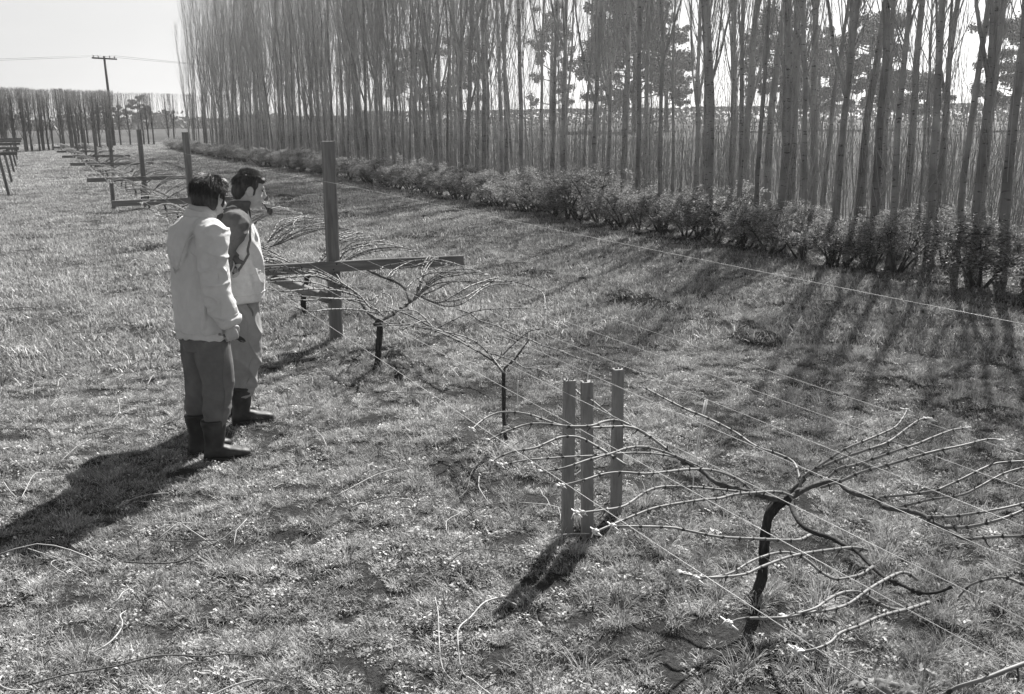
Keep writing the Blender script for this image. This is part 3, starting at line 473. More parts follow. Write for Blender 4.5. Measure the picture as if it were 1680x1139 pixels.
for (x, y) in hs:
    if 8.2 < y < 9.0 and x < 10.8: continue                          # the gap where the trunks show
    st, fo = BUSH[R.randrange(5)]
    if (x, y) in near: lab = 'low leafy hedge bush at the poplars\' feet, %s from the right edge' % ordn[near.index((x, y))]
    elif x > 10.9: lab = 'low evergreen bush among the trunks behind the hedge, '+stretch(y)
    else: lab = 'low leafy bush in the long hedge line, '+stretch(y)
    s = R.uniform(.8, 1.15)*(1 if y < 24 else .85)
    t = empty('hedge_bush', G(x, y), lab, 'bush', 'low hedge bushes along the poplars', R.uniform(0, 6.28), (s*R.uniform(1, 1.3), s*R.uniform(1, 1.3), s*R.uniform(.7, 1.05)))
    link('stem', st, t); link('foliage', fo, t)
# tangle of thin bare suckers behind the trunks, past counting
K = MB(); R = random.Random(6)
for _ in range(3400):
    y = 8+76*R.random()**1.35; x = R.uniform(13.0, 16.2); h = R.uniform(1.2, 2.5)*(1 if R.random() < .85 else 1.25); p = Vector((x, y, -.03)); l = Vector((R.gauss(0, .09), R.gauss(0, .09), 1)); r = R.uniform(.004, .011)*(1 if y < 35 else 1.6)
    q = [p, p+l*h*.5, p+Vector((l.x*.7, l.y*.7, 1))*h]; K.tube(q, [r, r*.7, r*.3], 3, cap=False)
    for _2 in range(R.randint(2, 5)):
        s = q[0].lerp(q[1], R.uniform(.3, 1)) if R.random() < .5 else q[1].lerp(q[2], R.random()); e = s+Vector((R.gauss(0, .13), R.gauss(0, .13), R.uniform(.25, .7))); K.tube([s, e], [r*.5, r*.25], 3, cap=False)
tag(K.build('sucker_thicket', mat('sucker_bark', .26, var=.4, scale=4), smooth=True), kind='stuff')
# leaf litter and fallen twigs under the hedge
F = MB(); R = random.Random(3)
for _ in range(16000):
    y = 5+75*R.random()**1.7; x = R.uniform(9.3, 14); z = float(0)
    r = R.uniform(.015, .035); an = R.uniform(0, 6.28); c = Vector((x, y, 0)); t = Vector((math.cos(an), math.sin(an), R.uniform(-.4, .4)))*r; s = Vector((-math.sin(an), math.cos(an), R.uniform(-.4, .4)))*r*.6
    o = len(F.v); F.v += [c-t, c+s, c+t, c-s]; F.f += [(o, o+1, o+2, o+3)]
arr = np.array([tuple(v) for v in F.v]); arr[:, 2] += gh(arr[:, 0], arr[:, 1])+.02; F.v = [Vector(a) for a in arr]
tag(F.build('leaf_litter', mat('dry_leaf', .17, var=.5, scale=9, rough=.7), smooth=False), kind='stuff')

# ------------------------------------------------------------------ far clipped shelter belts (left)
FTRUNK = mat('far_bark', .13, var=.3, scale=5); FTWIG = mat('far_twig', .26, var=.3, scale=5)
def clipped_variant(seed, H):
    R = random.Random(seed); T = MB(); C = MB()
    zf = R.uniform(2.3, 3.1); top = Vector((R.uniform(-.15, .15), R.uniform(-.15, .15), zf))
    T.tube([(0, 0, -.1), (R.uniform(-.06, .06), 0, 1.2), top, (top.x*1.6, top.y*1.6, H-.1)], [.085, .068, .06, .025], 7)
    for _ in range(26):                                               # fine upright stems, all cut off level
        z = R.uniform(.5, 3.2); b = Vector((top.x*z/zf, top.y*z/zf, z)); x, y_ = R.gauss(0, .36), R.gauss(0, .36); e = Vector((x, y_, H-abs(R.gauss(0, .10))))
        m_ = b.lerp(e, .35)+Vector((x*.35, y_*.35, 0)); r = R.uniform(.007, .016); T.tube([b, m_, e], [r, r*.8, r*.5], 4)
        for _2 in range(5):
            s = m_.lerp(e, R.uniform(.1, 1)); e2 = s+Vector((R.gauss(0, .1), R.gauss(0, .1), R.uniform(.3, .8))); e2.z = min(e2.z, H+R.uniform(-.06, .06)); C.tube([s, e2], [.006, .004], 3, cap=False)
    return T.mesh('trunk', FTRUNK), C.mesh('crown', FTWIG)
CLIP = [clipped_variant(80+i, H) for i, H in enumerate((4.65, 4.75, 4.6, 4.7))]
R = random.Random(21)
def belt(a, b, step, lab, grp, jit, hs):
    a = Vector(a); b = Vector(b); n = int((b-a).length/step)
    for i in range(n+1):
        p = a.lerp(b, i/max(1, n)); x, y = p.x+R.uniform(-jit, jit), p.y+R.uniform(-jit, jit)
        tm, cm = CLIP[R.randrange(4)]
        t = empty('clipped_tree', G(x, y), lab, 'tree', grp, R.uniform(0, 6.28), (1, 1, hs)); link('trunk', tm, t); link('crown', cm, t)
belt((-5, 79), (6.3, 91), .52, 'bare clipped tree in the dense flat topped windbreak at far left', 'clipped windbreak trees at far left', .4, 1.0)
belt((-5, 81), (6.3, 93.5), 1.1, 'bare clipped tree in the rear line of the far left windbreak', 'clipped windbreak trees at far left', .4, 1.02)
belt((6.6, 99), (19, 108), 1.15, 'thin bare clipped tree in the sparse windbreak behind the power pole', 'sparse clipped trees behind the power pole', .5, 1.03)

# ------------------------------------------------------------------ distant pines, hedges and wooded hills
NEEDLE = mat('pine_needles', .11, var=.4, scale=3, rough=.7); PTR = mat('pine_bark', .09, var=.3, scale=4)
def pine(x, y, h, w, seed, lab, dens=1.0):
    R = random.Random(seed); T = MB(); C = MB(); ax = Vector((R.uniform(-.5, .5), R.uniform(-.5, .5), h*.95))
    T.tube([(0, 0, -.2), ax*.35, ax*.7, ax], [h*.022, h*.018, h*.012, h*.004], 7)
    for k in range(int(30*dens)):
        u = R.uniform(.22, 1.0); an = R.uniform(0, 6.28); rr = w*(.35+.65*math.sin(min(1, (1-u)*1.5+.18)*1.7))*R.uniform(.45, 1)
        b = ax*u; c = b+Vector((math.cos(an)*rr, math.sin(an)*rr, R.uniform(0, h*.07))); T.tube([b*.98, b.lerp(c, .5)+Vector((0, 0, -.1)), c], [h*.006, h*.005, h*.002], 4)
        for _ in range(R.randint(3, 5)):                                 # needle pads at the end of each bough
            cc = c+Vector((R.gauss(0, w*.16), R.gauss(0, w*.16), R.gauss(0, h*.02))); pr = R.uniform(.10, .24)*w
            for _2 in range(190):
                v = Vector((R.gauss(0, 1), R.gauss(0, 1), R.gauss(0, .55))); v = v.normalized()*pr*R.random()**.4
                q = cc+v; n = (v.normalized()+Vector((0, 0, .6))+Vector((R.gauss(0, .6), R.gauss(0, .6), R.gauss(0, .6)))).normalized(); t = n.orthogonal().normalized(); s = n.cross(t); r = R.uniform(.09, .2)*max(.6, w/5)
                C.v += [q-t*r, q+s*r, q+t*r, q-s*r]; o = len(C.v)-4; C.f.append((o, o+1, o+2, o+3))
    e = empty('pine_tree', (x, y, 0), lab, 'tree', 'dark pines beyond the paddock'); T.build('trunk', PTR, e); C.build('crown', NEEDLE, e, smooth=False)
def px_dir(px, d):
    a = YAW+math.atan((px-840)/1600/math.cos(PITCH)*1.0); return d*math.sin(a), d*math.cos(a)
for i, (px, d, top, w, lab, de) in enumerate([
    (905, 185, 25, 4.2, 'dark pine crown showing between poplars left of the biggest pine', .8),
    (1035, 150, 2, 7.0, 'biggest dark pine behind the poplars, its crown near the top of the photo', 1.6),
    (975, 165, 60, 4.5, 'rounded lower pine beside the biggest pine behind the poplars', .9),
    (1085, 160, 40, 4.2, 'slim pine just right of the biggest pine behind the poplars', .9),
    (1262, 150, 42, 5.0, 'broad pine behind poplars, left one of the middle right pine clump', 1.3),
    (1320, 158, 62, 4.2, 'shorter pine in the middle of the right hand pine clump', 1.0),
    (1395, 155, 45, 5.5, 'wide flat crowned pine, right one of the middle right pine clump', 1.4),
    (1470, 165, 128, 4.5, 'small low pine right of the wide flat crowned pine', .8),
    (1640, 140, 65, 5.0, 'pine showing between the rightmost poplar trunks', 1.1),
    (690, 230, 85, 5.5, 'hazy distant pine crown behind the middle of the poplar belt', .9),
    (760, 210, 75, 5.5, 'hazy distant pine just right of another in the middle of the poplar belt', .9)]):
    x, y = px_dir(px, d); h = CAMZ+d*(192-top)/1600*1.02
    pine(x, y, h, w, 300+i, lab, de)
# far hedges: one dark clipped hedge across the paddock, one lower nearer
HEDG = mat('far_hedge_leaf', .15, var=.4, scale=1.2, rough=.8)
def far_hedge(name, a, b, h, w, seed, label, step=1.6, per=26):
    R = random.Random(seed); F = MB(); a = Vector(a); b = Vector(b); d = (b-a); n = int(d.length/step); dn = d.normalized(); s = Vector((-dn.y, dn.x, 0))
    for i in range(n):
        hh = h*(1+.10*noise.noise(Vector((i*.15, seed, 0)))); p = a+dn*step*i
        for _ in range(per):
            q = p+dn*R.uniform(0, step)+s*R.uniform(-w/2, w/2); q.z = hh*(1-R.random()**2.0)
            r = R.uniform(.25, .55)*h*.22; nn = Vector((R.gauss(0, 1), R.gauss(0, 1), R.uniform(0, 1.2))).normalized(); t = nn.orthogonal().normalized(); u = nn.cross(t)
            F.v += [q-t*r, q+u*r, q+t*r, q-u*r]; o = len(F.v)-4; F.f.append((o, o+1, o+2, o+3))
    o = F.build(name, HEDG, smooth=False)
    return tag(o, label, 'hedge')
x0, y0 = px_dir(600, 330); x1, y1 = px_dir(1900, 300)
far_hedge('boundary_hedge', (x0, y0, 0), (x1, y1, 0), 4.6, 2.5, 1, 'long dark level hedge on the horizon beyond the paddock', 1.6, 80)
x0, y0 = px_dir(700, 150); x1, y1 = px_dir(1900, 125)
far_hedge('paddock_hedge', (x0, y0, 0), (x1, y1, 0), .9, .8, 2, 'thin low hedge line crossing the pale paddock', .8, 14)
# wooded skyline at the far left, one mass
def skyline():
    R = random.Random(4); F = MB()
    for i in range(420):
        px = R.uniform(-150, 620); d = R.uniform(330, 420); x, y = px_dir(px, d); base = 2.2+2.0*(noise.noise(Vector((px*.012, 0, 0)))+.4)+1.6*max(0, noise.noise(Vector((px*.06, 5, 0))))
        hh = max(1.5, base)*R.uniform(.7, 1.25); w = R.uniform(2.5, 5)
        for _ in range(40):
            q = Vector((x+R.gauss(0, w*.5), y+R.gauss(0, w*.5), hh*(1-R.random()**2))); r = R.uniform(.4, .9); nn = Vector((R.gauss(0, 1), R.gauss(0, 1), R.uniform(0, 1.2))).normalized(); t = nn.orthogonal().normalized(); u = nn.cross(t)
            F.v += [q-t*r, q+u*r, q+t*r, q-u*r]; o = len(F.v)-4; F.f.append((o, o+1, o+2, o+3))
    tag(F.build('distant_woodland', HEDG, smooth=False), kind='stuff')
skyline()
for i, (px, d, h, w, lab) in enumerate([(205, 260, 5.6, 1.7, 'small pointed conifer on the skyline right of the power pole'), (232, 255, 6.6, 2.0, 'small flat topped conifer on the skyline between sparse trees'), (262, 250, 8.2, 2.8, 'rounded dark conifer on the skyline near the end of the tall poplars')]):
    x, y = px_dir(px, d); pine(x, y, h, w, 400+i, lab, .7)

# ------------------------------------------------------------------ power pole
POLE = mat('pole_timber', .055, var=.3, scale=8, stretch=(1, 1, .15))
WIRE_D = mat('line_wire', .10, var=.05, rough=.5)
pe = empty('power_pole', (7, 98, 0), 'tall leaning wooden power pole with one crossarm against the sky', 'power pole')
MB().tube([(0, 0, -.2), (-.03, 0, 4), (-.10, 0, 7.95)], [.15, .125, .095], 8).build('pole', POLE, pe)
Mx = Matrix.Rotation(.04, 3, 'Y')
MB().box((-.10, -.14, 7.72), (2.1, .12, .13), Mx).build('crossarm', POLE, pe)
INS = mat('porcelain', .35, var=.1, rough=.3)
for dx in (-.9, -.5, .45, .85): MB().tube([(dx-.1, -.14, 7.78-dx*.04), (dx-.1, -.14, 7.90-dx*.04), (dx-.1, -.14, 8.0-dx*.04)], [.03, .065, .03], 7).build('insulator', INS, pe)
for k, dx in enumerate((-.9, .85)):
    a = Vector((6.9+dx, 97.86, 7.98)); 
    for j, e in enumerate((Vector((-60+dx, 88+dx*3, 7.4)), Vector((70+dx, 112+dx*3, 7.6)))):
        pts = [a.lerp(e, t/14)-Vector((0, 0, 1.1*4*(t/14)*(1-t/14))) for t in range(15)]
        o = MB().tube(pts, .012, 3).build('power_line', WIRE_D)
        tag(o, '%s power line leaving the %s side of the leaning power pole' % (('left hand', 'right hand')[k], ('left', 'right')[j]), 'cable', 'power lines on the pole')
# ------------------------------------------------------------------ trellis frames along the vine row
TIM = mat('weathered_timber', .20, var=.55, scale=14, stretch=(1, 1, .08), rough=.85, bump=.35, bscale=30, damt=.5, dscale=4)
TIMX = mat('weathered_rail', .17, var=.5, scale=14, stretch=(.08, 1, 1), rough=.85, bump=.35, bscale=30, damt=.3, dscale=5)
STK = mat('rough_sawn_stake', .24, var=.35, scale=22, stretch=(1, 1, .15), rough=.85, bump=.25, bscale=40, damt=.3, dscale=9)
NAIL = mat('rusty_nail', .03, var=.2, rough=.6)
def squared(pts, w, d, rng, round_=.012):
    """a slightly irregular squared timber along z with worn edges"""
    b = MB(); rings = []
    for (x, y, z) in pts:
        ww, dd = w*rng.uniform(.96, 1.03)/2, d*rng.uniform(.96, 1.03)/2; c = round_
        rings.append([(x-ww+c, y-dd, z), (x+ww-c, y-dd, z), (x+ww, y-dd+c, z), (x+ww, y+dd-c, z), (x+ww-c, y+dd, z), (x-ww+c, y+dd, z), (x-ww, y+dd-c, z), (x-ww, y-dd+c, z)])
    b.loft(rings); return b
def rail(x0, x1, zc, h, d, y, tilt, rng):
    b = MB(); rings = []; n = 7
    for i in range(n):
        x = x0+(x1-x0)*i/(n-1); z = zc+tilt*(x-(x0+x1)/2)+rng.uniform(-.003, .003); hh, dd, c = h/2*rng.uniform(.97, 1.03), d/2, .006
        rings.append([(x, y-dd, z-hh+c), (x, y-dd, z+hh-c), (x, y-dd+c, z+hh), (x, y+dd-c, z+hh), (x, y+dd, z+hh-c), (x, y+dd, z-hh+c), (x, y+dd-c, z-hh), (x, y-dd+c, z-hh)])
    b.loft(rings); return b
ROW = 2.45
rng = random.Random(2)
FR = [(8.96, 1.88, 'nearest trellis frame, tall weathered post with a wide crossbar beside the two men'),
      (17.9, 1.90, 'second trellis frame, its post rising behind the head of the left man'),
      (25.9, 1.91, 'third trellis frame, its crossbar end propped on a short stake'),
      (36.0, 1.86, 'fourth trellis frame down the row, post just right of the power pole'),
      (44.5, 1.85, 'fifth trellis frame of the middle row in the distance'),
      (53, 1.85, 'sixth trellis frame, small and far down the middle row'),
      (62, 1.85, 'seventh trellis frame at the far end of the middle row')]
for i, (y, h, lab) in enumerate(FR):
    e = empty('trellis', G(ROW, y), lab, 'trellis', 'trellis frames of the middle row')
    lx = rng.uniform(-.02, .02)
    p = squared([(lx*z/h*1.0, 0, z) for z in (-.2, .02, .4, .8, 1.2, 1.6, h-.01, h)], .11, .105, rng).build('post', TIM, e, smooth=False)
    rail(-1.30, 1.30, .735, .10, .045, -.08, -.025 if i == 0 else rng.uniform(-.02, .01), rng).build('crossbar', TIMX, e, smooth=False)
    if i == 0:
        b = MB(); a, c = Vector((-.58, -.02, .67)), Vector((-.06, -.02, .42)); b.tube([a, a.lerp(c, .5), c], [.05, .052, .05], 6).build('brace', TIM, e)
        MB().tube([(.012, -.105, .76), (.012, -.100, .76)], [.008, .008], 6).build('nail', NAIL, e)
        MB().tube([(-.02, -.105, .71), (-.02, -.100, .71)], [.008, .008], 6).build('nail', NAIL, e)
    if i == 2:
        squared([(-.75, .05, z) for z in (-.1, .3, .66)], .09, .07, rng).build('prop', TIM, e, smooth=False)
# left hand row, far away at the picture's edge
for i, y in enumerate((33, 40, 47.5, 55.5, 64)):
    e = empty('trellis', G(-1.75, y), ['trellis frame of the left row cut by the left edge, nearest of that row', 'second trellis frame of the left row at the left edge', 'third trellis frame of the left row at the left edge', 'fourth trellis frame of the left row, small in the distance', 'farthest trellis frame of the left row by the clipped trees'][i], 'trellis', 'trellis frames of the left row')
    squared([(0, 0, z) for z in (-.2, .5, 1.2, 1.8)], .11, .105, rng).build('post', TIM, e, smooth=False)
    rail(-1.35, 1.4, 1.25, .10, .05, -.08, 0, rng).build('crossbar', TIMX, e, smooth=False)
    for sx_ in (-.9, .9):
        b = squared([(sx_+(1.2-z)*.12*(1 if sx_ > 0 else -1), .02, z) for z in (-.1, .5, 1.19)], .09, .07, rng); b.build('prop', TIM, e, smooth=False)
# three squared stakes standing close together under the wires
for (x, y, h, lab, tx) in [(2.225, 4.0, .845, 'left one of three pale squared timber stakes standing in the grass', .012), (2.328, 3.975, .825, 'middle one of three pale squared timber stakes, partly behind the left one', -.01), (2.60, 4.14, .80, 'right one of three pale squared timber stakes, standing apart from the other two', .0)]:
    e = empty('timber_stake', G(x, y), lab, 'stake', 'three squared stakes', rz=-.25)
    b = squared([(tx*z, 0, z) for z in (-.15, .0, .2, .4, .6, h-.006)], .054, .05, rng, .004)
    b.build('shaft', STK, e, smooth=False)
    t = MB()                                                             # splintered sawn top
    for k in range(7):
        px, py = rng.uniform(-.022, .022), rng.uniform(-.02, .02); t.tube([(tx*h+px, py, h-.012), (tx*h+px+rng.uniform(-.006, .006), py, h+rng.uniform(.002, .014))], [.006, .002], 4)
    t.build('splintered_top', STK, e)
    for k in range(0):
        zz = rng.uniform(.45, h-.08); MB().tube([(rng.uniform(-.015, .015), -.026, zz), (0, -.029, zz+.001)], [.0045, .004], 5).build('nail', NAIL, e)
# ------------------------------------------------------------------ wires
WIRE = mat('galvanised_wire', .5, var=.15, scale=5, rough=.4, spec=.6)
def wire(pts, r, lab):
    o = MB().tube(pts, r, 4).build('trellis_wire', WIRE); tag(o, lab, 'wire', 'wires strung along the vine row')
ys = [1.0+i*1.33 for i in range(7)] + [8.96+i*1.5 for i in range(1, 36)]
def sagz(y, z, amp):
    posts = [0.2, 8.96, 17.9, 25.9, 36, 44.5, 53, 62]
    for a, b in zip(posts[:-1], posts[1:]):
        if a <= y <= b: u = (y-a)/(b-a); return z-amp*4*u*(1-u)
    return z
names = {1.60: 'outer left trellis wire with cane tips tied along it', 1.97: 'second trellis wire from the left', 2.20: 'third trellis wire from the left', 2.50: 'trellis wire along the middle of the row, passing the post', 2.76: 'trellis wire just right of the posts', 3.08: 'second trellis wire from the right', 3.42: 'outer right trellis wire with cane tips tied along it'}
for xw, lab in names.items():
    wire([(xw+rng.uniform(-.004, .004)+ (2.56-xw)*0, y, sagz(y, .793-.025*(xw-2.45), .012)) for y in ys], .0011, lab)
hw = [(2.62-.17*(y-1.0)/7.96 if y < 8.96 else 2.392, y-.0, sagz(y, 1.475+.065*(y-1)/7.96 if y < 8.96 else 1.54+.02*min(1, (y-8.96)/9), .02)) for y in ys]
wire(hw, .0011, 'high single wire strung from post to post above the vines')
# ------------------------------------------------------------------ vines
VB = mat('vine_bark', .035, var=.5, scale=26, stretch=(1, 1, .35), rough=.95, bump=1., bscale=40)
ARM = mat('vine_arm_bark', .085, var=.5, scale=30, rough=.9, bump=.9, bscale=45)
CANE = mat('vine_cane', .22, var=.3, scale=18, rough=.55, spec=.4, damt=.25, dscale=12)
BUD = mat('cane_bud', .06, var=.3, scale=30)
TIE = mat('white_twine', .72, var=.1, rough=.8)
def smooth_path(p, sub=3):
    p = [Vector(q) for q in p]; out = []
    for i in range(len(p)-1):
        a, b, c, d = p[max(0, i-1)], p[i], p[i+1], p[min(len(p)-1, i+2)]
        for k in range(sub):
            t = k/sub; out.append(.5*((2*b)+(c-a)*t+(2*a-5*b+4*c-d)*t*t+(3*b-a-3*c+d)*t**3))
    out.append(p[-1]); return out
def cane_mesh(path, r0, r1, rng, sub=3, sides=5, buds=True, spacing=.075):
    """a cane with swollen nodes, each carrying a short bud spur"""
    q = smooth_path(path, sub); L = [0]
    for a, b in zip(q[:-1], q[1:]): L.append(L[-1]+(b-a).length)
    T = L[-1]; B = MB(); pts = []; rad = []; nodes = []; s = spacing*rng.uniform(.3, 1)
    while s < T-.02: nodes.append(s); s += spacing*rng.uniform(.8, 1.25)
    kept = []; marks = sorted([(l, 0) for l in L]+[(s+d, w) for s in nodes for d, w in ((-.006, 0), (0, 1), (.006, 0)) if 0 < s+d < T] if buds else [(l, 0) for l in L]); i = 0; last = -1
    for l, w in marks:
        if l-last < .0025: continue
        last = l; kept.append((l, w))
        while i < len(L)-2 and L[i+1] < l: i += 1
        u = (l-L[i])/max(1e-6, L[i+1]-L[i]); pts.append(q[i].lerp(q[i+1], min(1, u))); rad.append((r0+(r1-r0)*l/T)*(1.5 if w else 1))
    B.tube(pts, rad, sides); wm = [w for l, w in kept]; B.dark = [i*sides+j for i in range(len(wm)-1) if wm[i] or wm[i+1] for j in range(sides)]; f0 = len(B.f)
    if buds:
        for k, s in enumerate(nodes):
            i = min(range(len(L)), key=lambda j: abs(L[j]-s)); i = min(i, len(q)-2); d = (q[i+1]-q[i]).normalized(); n = d.orthogonal().normalized(); n.rotate(Matrix.Rotation(k*math.pi+rng.gauss(0, .7), 3, d)); r = r0+(r1-r0)*s/T
            j = 0
            while j < len(L)-2 and L[j+1] < s: j += 1
            c = q[j].lerp(q[j+1], (s-L[j])/max(1e-6, L[j+1]-L[j])); ln = rng.uniform(.008, .014) if rng.random() < .88 else rng.uniform(.02, .035)
            B.tube([c+n*r*.5, c+n*(r+ln*.5)+d*ln*.3, c+n*(r+ln)+d*ln*.8], [r*.55, r*.45, r*.15], 4)
    B.dark += list(range(f0, len(B.f)))
    return B
def darken(o, B, m):
    o.data.materials.append(m); ids = [0]*len(o.data.polygons)
    for i in B.dark: ids[i] = 1
    o.data.polygons.foreach_set('material_index', ids); return o
def tie_mesh(p, d, rng, big=1.0):
    """a knot of twine round the cane and wire, with loose ends"""
    B = MB(); d = Vector(d).normalized(); n = d.orthogonal().normalized(); m_ = d.cross(n)
    for k in range(4):
        c = Vector(p)+d*(k-1.5)*.005*big; r = .0075*big*rng.uniform(.9, 1.2)
        B.tube([c+n*math.cos(a)*r+m_*math.sin(a)*r+d*.003*math.sin(a*2) for a in [i*2*math.pi/8 for i in range(9)]], .0026*big, 4)
    for k in range(1):
        e = Vector(p)+Vector((rng.gauss(0, .4), rng.gauss(0, .6), rng.uniform(-.9, .2))).normalized()*rng.uniform(.015, .04)*big
        B.tube([Vector(p), Vector(p).lerp(e, .5)+Vector((0, 0, .008)), e], [.0026*big, .0024*big, .0016*big], 4)
    if rng.random() < .6: B.tube([Vector(p)-d*.04*big, Vector(p), Vector(p)+d*.04*big], [.002*big, .0035*big, .002*big], 4)
    return B
def make_vine(V, lab, trunk_r, arm_r, cane_r, seed, detail=True, strings=(), group='vines trained on the wires'):
    rng = random.Random(seed); tr = [Vector(p) for p in V['trunk']]; base = Vector((tr[0].x, tr[0].y, float(gh(tr[0].x, tr[0].y))))
    e = empty('grape_vine', base, lab, 'grape vine', group)
    def loc(pp): return [Vector(p)-base for p in pp]
    q = smooth_path([tr[0]+Vector((0, 0, -.08))]+tr, 3); n = len(q)
    B = MB(); rr = [trunk_r*(1.5 if i < 2 else 1+.5*math.exp(-i/3)+.25*math.exp(-(n-1-i)/1.5))*rng.uniform(.88, 1.12) for i in range(n)]
    B.tube(loc(q), rr, 10 if detail else 6)
    if detail and trunk_r > .015:
        for k in range(7): 
            c = q[-1]-base+Vector((rng.gauss(0, .02), rng.gauss(0, .02), rng.gauss(0, .012))); B.ball(c, (trunk_r*rng.uniform(.5, .95),)*3, nu=8, nv=6)
    if detail and trunk_r > .015:                                         # shaggy strips of old bark
        for k in range(26):
            i0 = rng.randrange(0, n-5); an = rng.uniform(0, 6.28); m_ = rng.randint(4, 9); st = []
            for i in range(i0, min(n, i0+m_)):
                t = (q[min(n-1, i+1)]-q[max(0, i-1)]).normalized(); a = t.cross(Vector((0, 1, 0))).normalized(); b = t.cross(a); an += rng.gauss(0, .12)
                st.append(q[i]-base+(a*math.cos(an)+b*math.sin(an))*rr[i]*rng.uniform(.93, 1.1))
            B.tube(st, [.0015]+[trunk_r*rng.uniform(.12, .28)]*(len(st)-2)+[.001], 4)
    B.build('trunk', VB, e)
    for k, a in enumerate(V['arms']):
        q = smooth_path(a, 3); n = len(q); r = arm_r[k] if hasattr(arm_r, '__len__') else arm_r
        B = MB(); B.tube(loc(q), [max(cane_r, r*(1-.55*i/(n-1))*rng.uniform(.85, 1.15)) for i in range(n)], 8 if detail else 5)
        if detail:
            for _ in range(3): c = rng.choice(q)-base; B.ball(c, r*rng.uniform(.9, 1.3), nu=7, nv=5)
        B.build('arm', ARM if k != 1 or seed != 1 else VB, e)
    for c in V['canes']:
        cc = loc(c); r = cane_r*rng.uniform(.85, 1.15)
        B = cane_mesh(cc, r*1.15, r*.72, rng, 3 if detail else 2, 6 if detail else 4, detail); darken(B.build('cane', CANE, e), B, BUD)
        w = c[-1]
        if abs(w[0]-1.58) < .14 or abs(w[0]-3.42) < .2:
            tie_mesh(Vector((w[0], w[1], w[2]))-base, (0.05, 1, 0), rng, 1.0 if detail else 1.5).build('tie', TIE, e)
            if detail and rng.random() < .5: tie_mesh(cc[-2].lerp(cc[-1], .8), (0.05, 1, 0), rng, .8).build('tie', TIE, e)
    for s in strings:
        p = [Vector(a)-base for a in s]; MB().tube(smooth_path(p, 3), .0028, 4).build('twine', TIE, e)
    return e
_r2 = random.Random(55)
def dang(x, y, z, ln, dx=.02): return [(x, y, z), (x+dx*.6, y+.01, z-ln*.5), (x+dx, y, z-ln)]
make_vine(V1, 'big nearest grape vine with bent dark trunk and long bare canes spread over the wires', .021, [.015, .011, .014, .011], .0050, 1,
          strings=[dang(*V1['canes'][13][-1], .34, .10), dang(2.22, 4.0, .86, .2), [(2.77, 3.63, .765), (2.70, 3.60, .5), (2.67, 3.57, .25)], [(2.775, 3.62, .77), (2.71, 3.59, .55), (2.69, 3.6, .4)], dang(*V1['canes'][9][-1], .14, .05)])
for _ in range(7):
    s = Vector(_r2.choice(V2['arms'][0][1:5])); sg = _r2.choice((-1, 1)); tip = Vector((2.51+sg*_r2.uniform(.3, .92), s.y+_r2.uniform(-.4, .5), .775)); V2['canes'].append([tuple(s), tuple(s.lerp(tip, .35)+Vector((_r2.gauss(0, .03), _r2.gauss(0, .05), .07))), tuple(s.lerp(tip, .7)+Vector((0, _r2.gauss(0, .04), .05))), tuple(tip)])
make_vine(V2, 'young thin grape vine with a slender dark stem left of the three stakes', .012, .008, .0048, 2, strings=[dang(2.13, 4.35, .77, .17, .0), dang(*V2['canes'][1][-1], .12, -.03)])
_r3 = random.Random(77)
for _ in range(16):                                                       # more fruiting canes fanned out to both outer wires
    a = _r3.choice(V3['arms'][:2]); s = Vector(a[-1]).lerp(Vector(a[-2]), _r3.random()*.9); sg = 1 if a is V3['arms'][1] else -1
    tip = Vector((3.42 if sg > 0 else 1.6, s.y+_r3.uniform(-.45, .75), .78)); V3['canes'].append([tuple(s)]+[tuple(s.lerp(tip, u)+Vector((0, _r3.gauss(0, .04), h+_r3.uniform(-.02, .03)))) for u, h in ((.3, .09), (.65, .07))]+[tuple(tip)])
make_vine(V3, 'Y shaped grape vine with dark trunk in front of the nearest trellis post', .022, .017, .0066, 3, strings=[dang(*V3['canes'][0][-1], .1, .0)])
def auto_vine(y, seed, detail, ncan=9, x0=None, half=.93, zc=.77, tr_h=.45):
    R = random.Random(seed); x = (2.52 if x0 is None else x0)+R.uniform(-.08, .08); V = {}; h = tr_h+R.uniform(-.05, .05)
    b = Vector((x, y, 0)); V['trunk'] = [b, b+Vector((R.uniform(-.05, .05), R.uniform(-.05, .05), h*.35)), b+Vector((R.uniform(-.06, .06), R.uniform(-.05, .05), h*.7)), b+Vector((R.uniform(-.04, .04), 0, h))]
    t = V['trunk'][-1]; V['arms'] = []; V['canes'] = []
    for sx in (-1, 1):
        for sy in (-1, 1):
            e = t+Vector((sx*R.uniform(.15, .35), sy*R.uniform(.3, .6), R.uniform(.12, .22))); a = [t, t.lerp(e, .5)+Vector((R.gauss(0, .03), R.gauss(0, .03), R.uniform(-.03, .03))), e]; V['arms'].append(a)
            for _ in range(ncan//2):
                s = a[1].lerp(a[2], R.random()); tip = Vector(((x0 if x0 is not None else 2.51)+sx*half+R.uniform(-.03, .03), s.y+R.uniform(-.8, .8)+sy*.2, zc+R.uniform(-.02, .01)))
                V['canes'].append([s, s.lerp(tip, .33)+Vector((R.gauss(0, .04), R.gauss(0, .05), .07+R.uniform(0, .06))), s.lerp(tip, .68)+Vector((R.gauss(0, .04), R.gauss(0, .05), .06+R.uniform(0, .05))), tip])
    return V
k = 0; y = 10.25
labs = ['bushy tied grape vine just behind the nearest trellis post', 'tied grape vine second behind the nearest post, canes meeting the right wire', 'tied grape vine behind the pipe smoking man and his bowl', 'tied grape vine near the second trellis post']
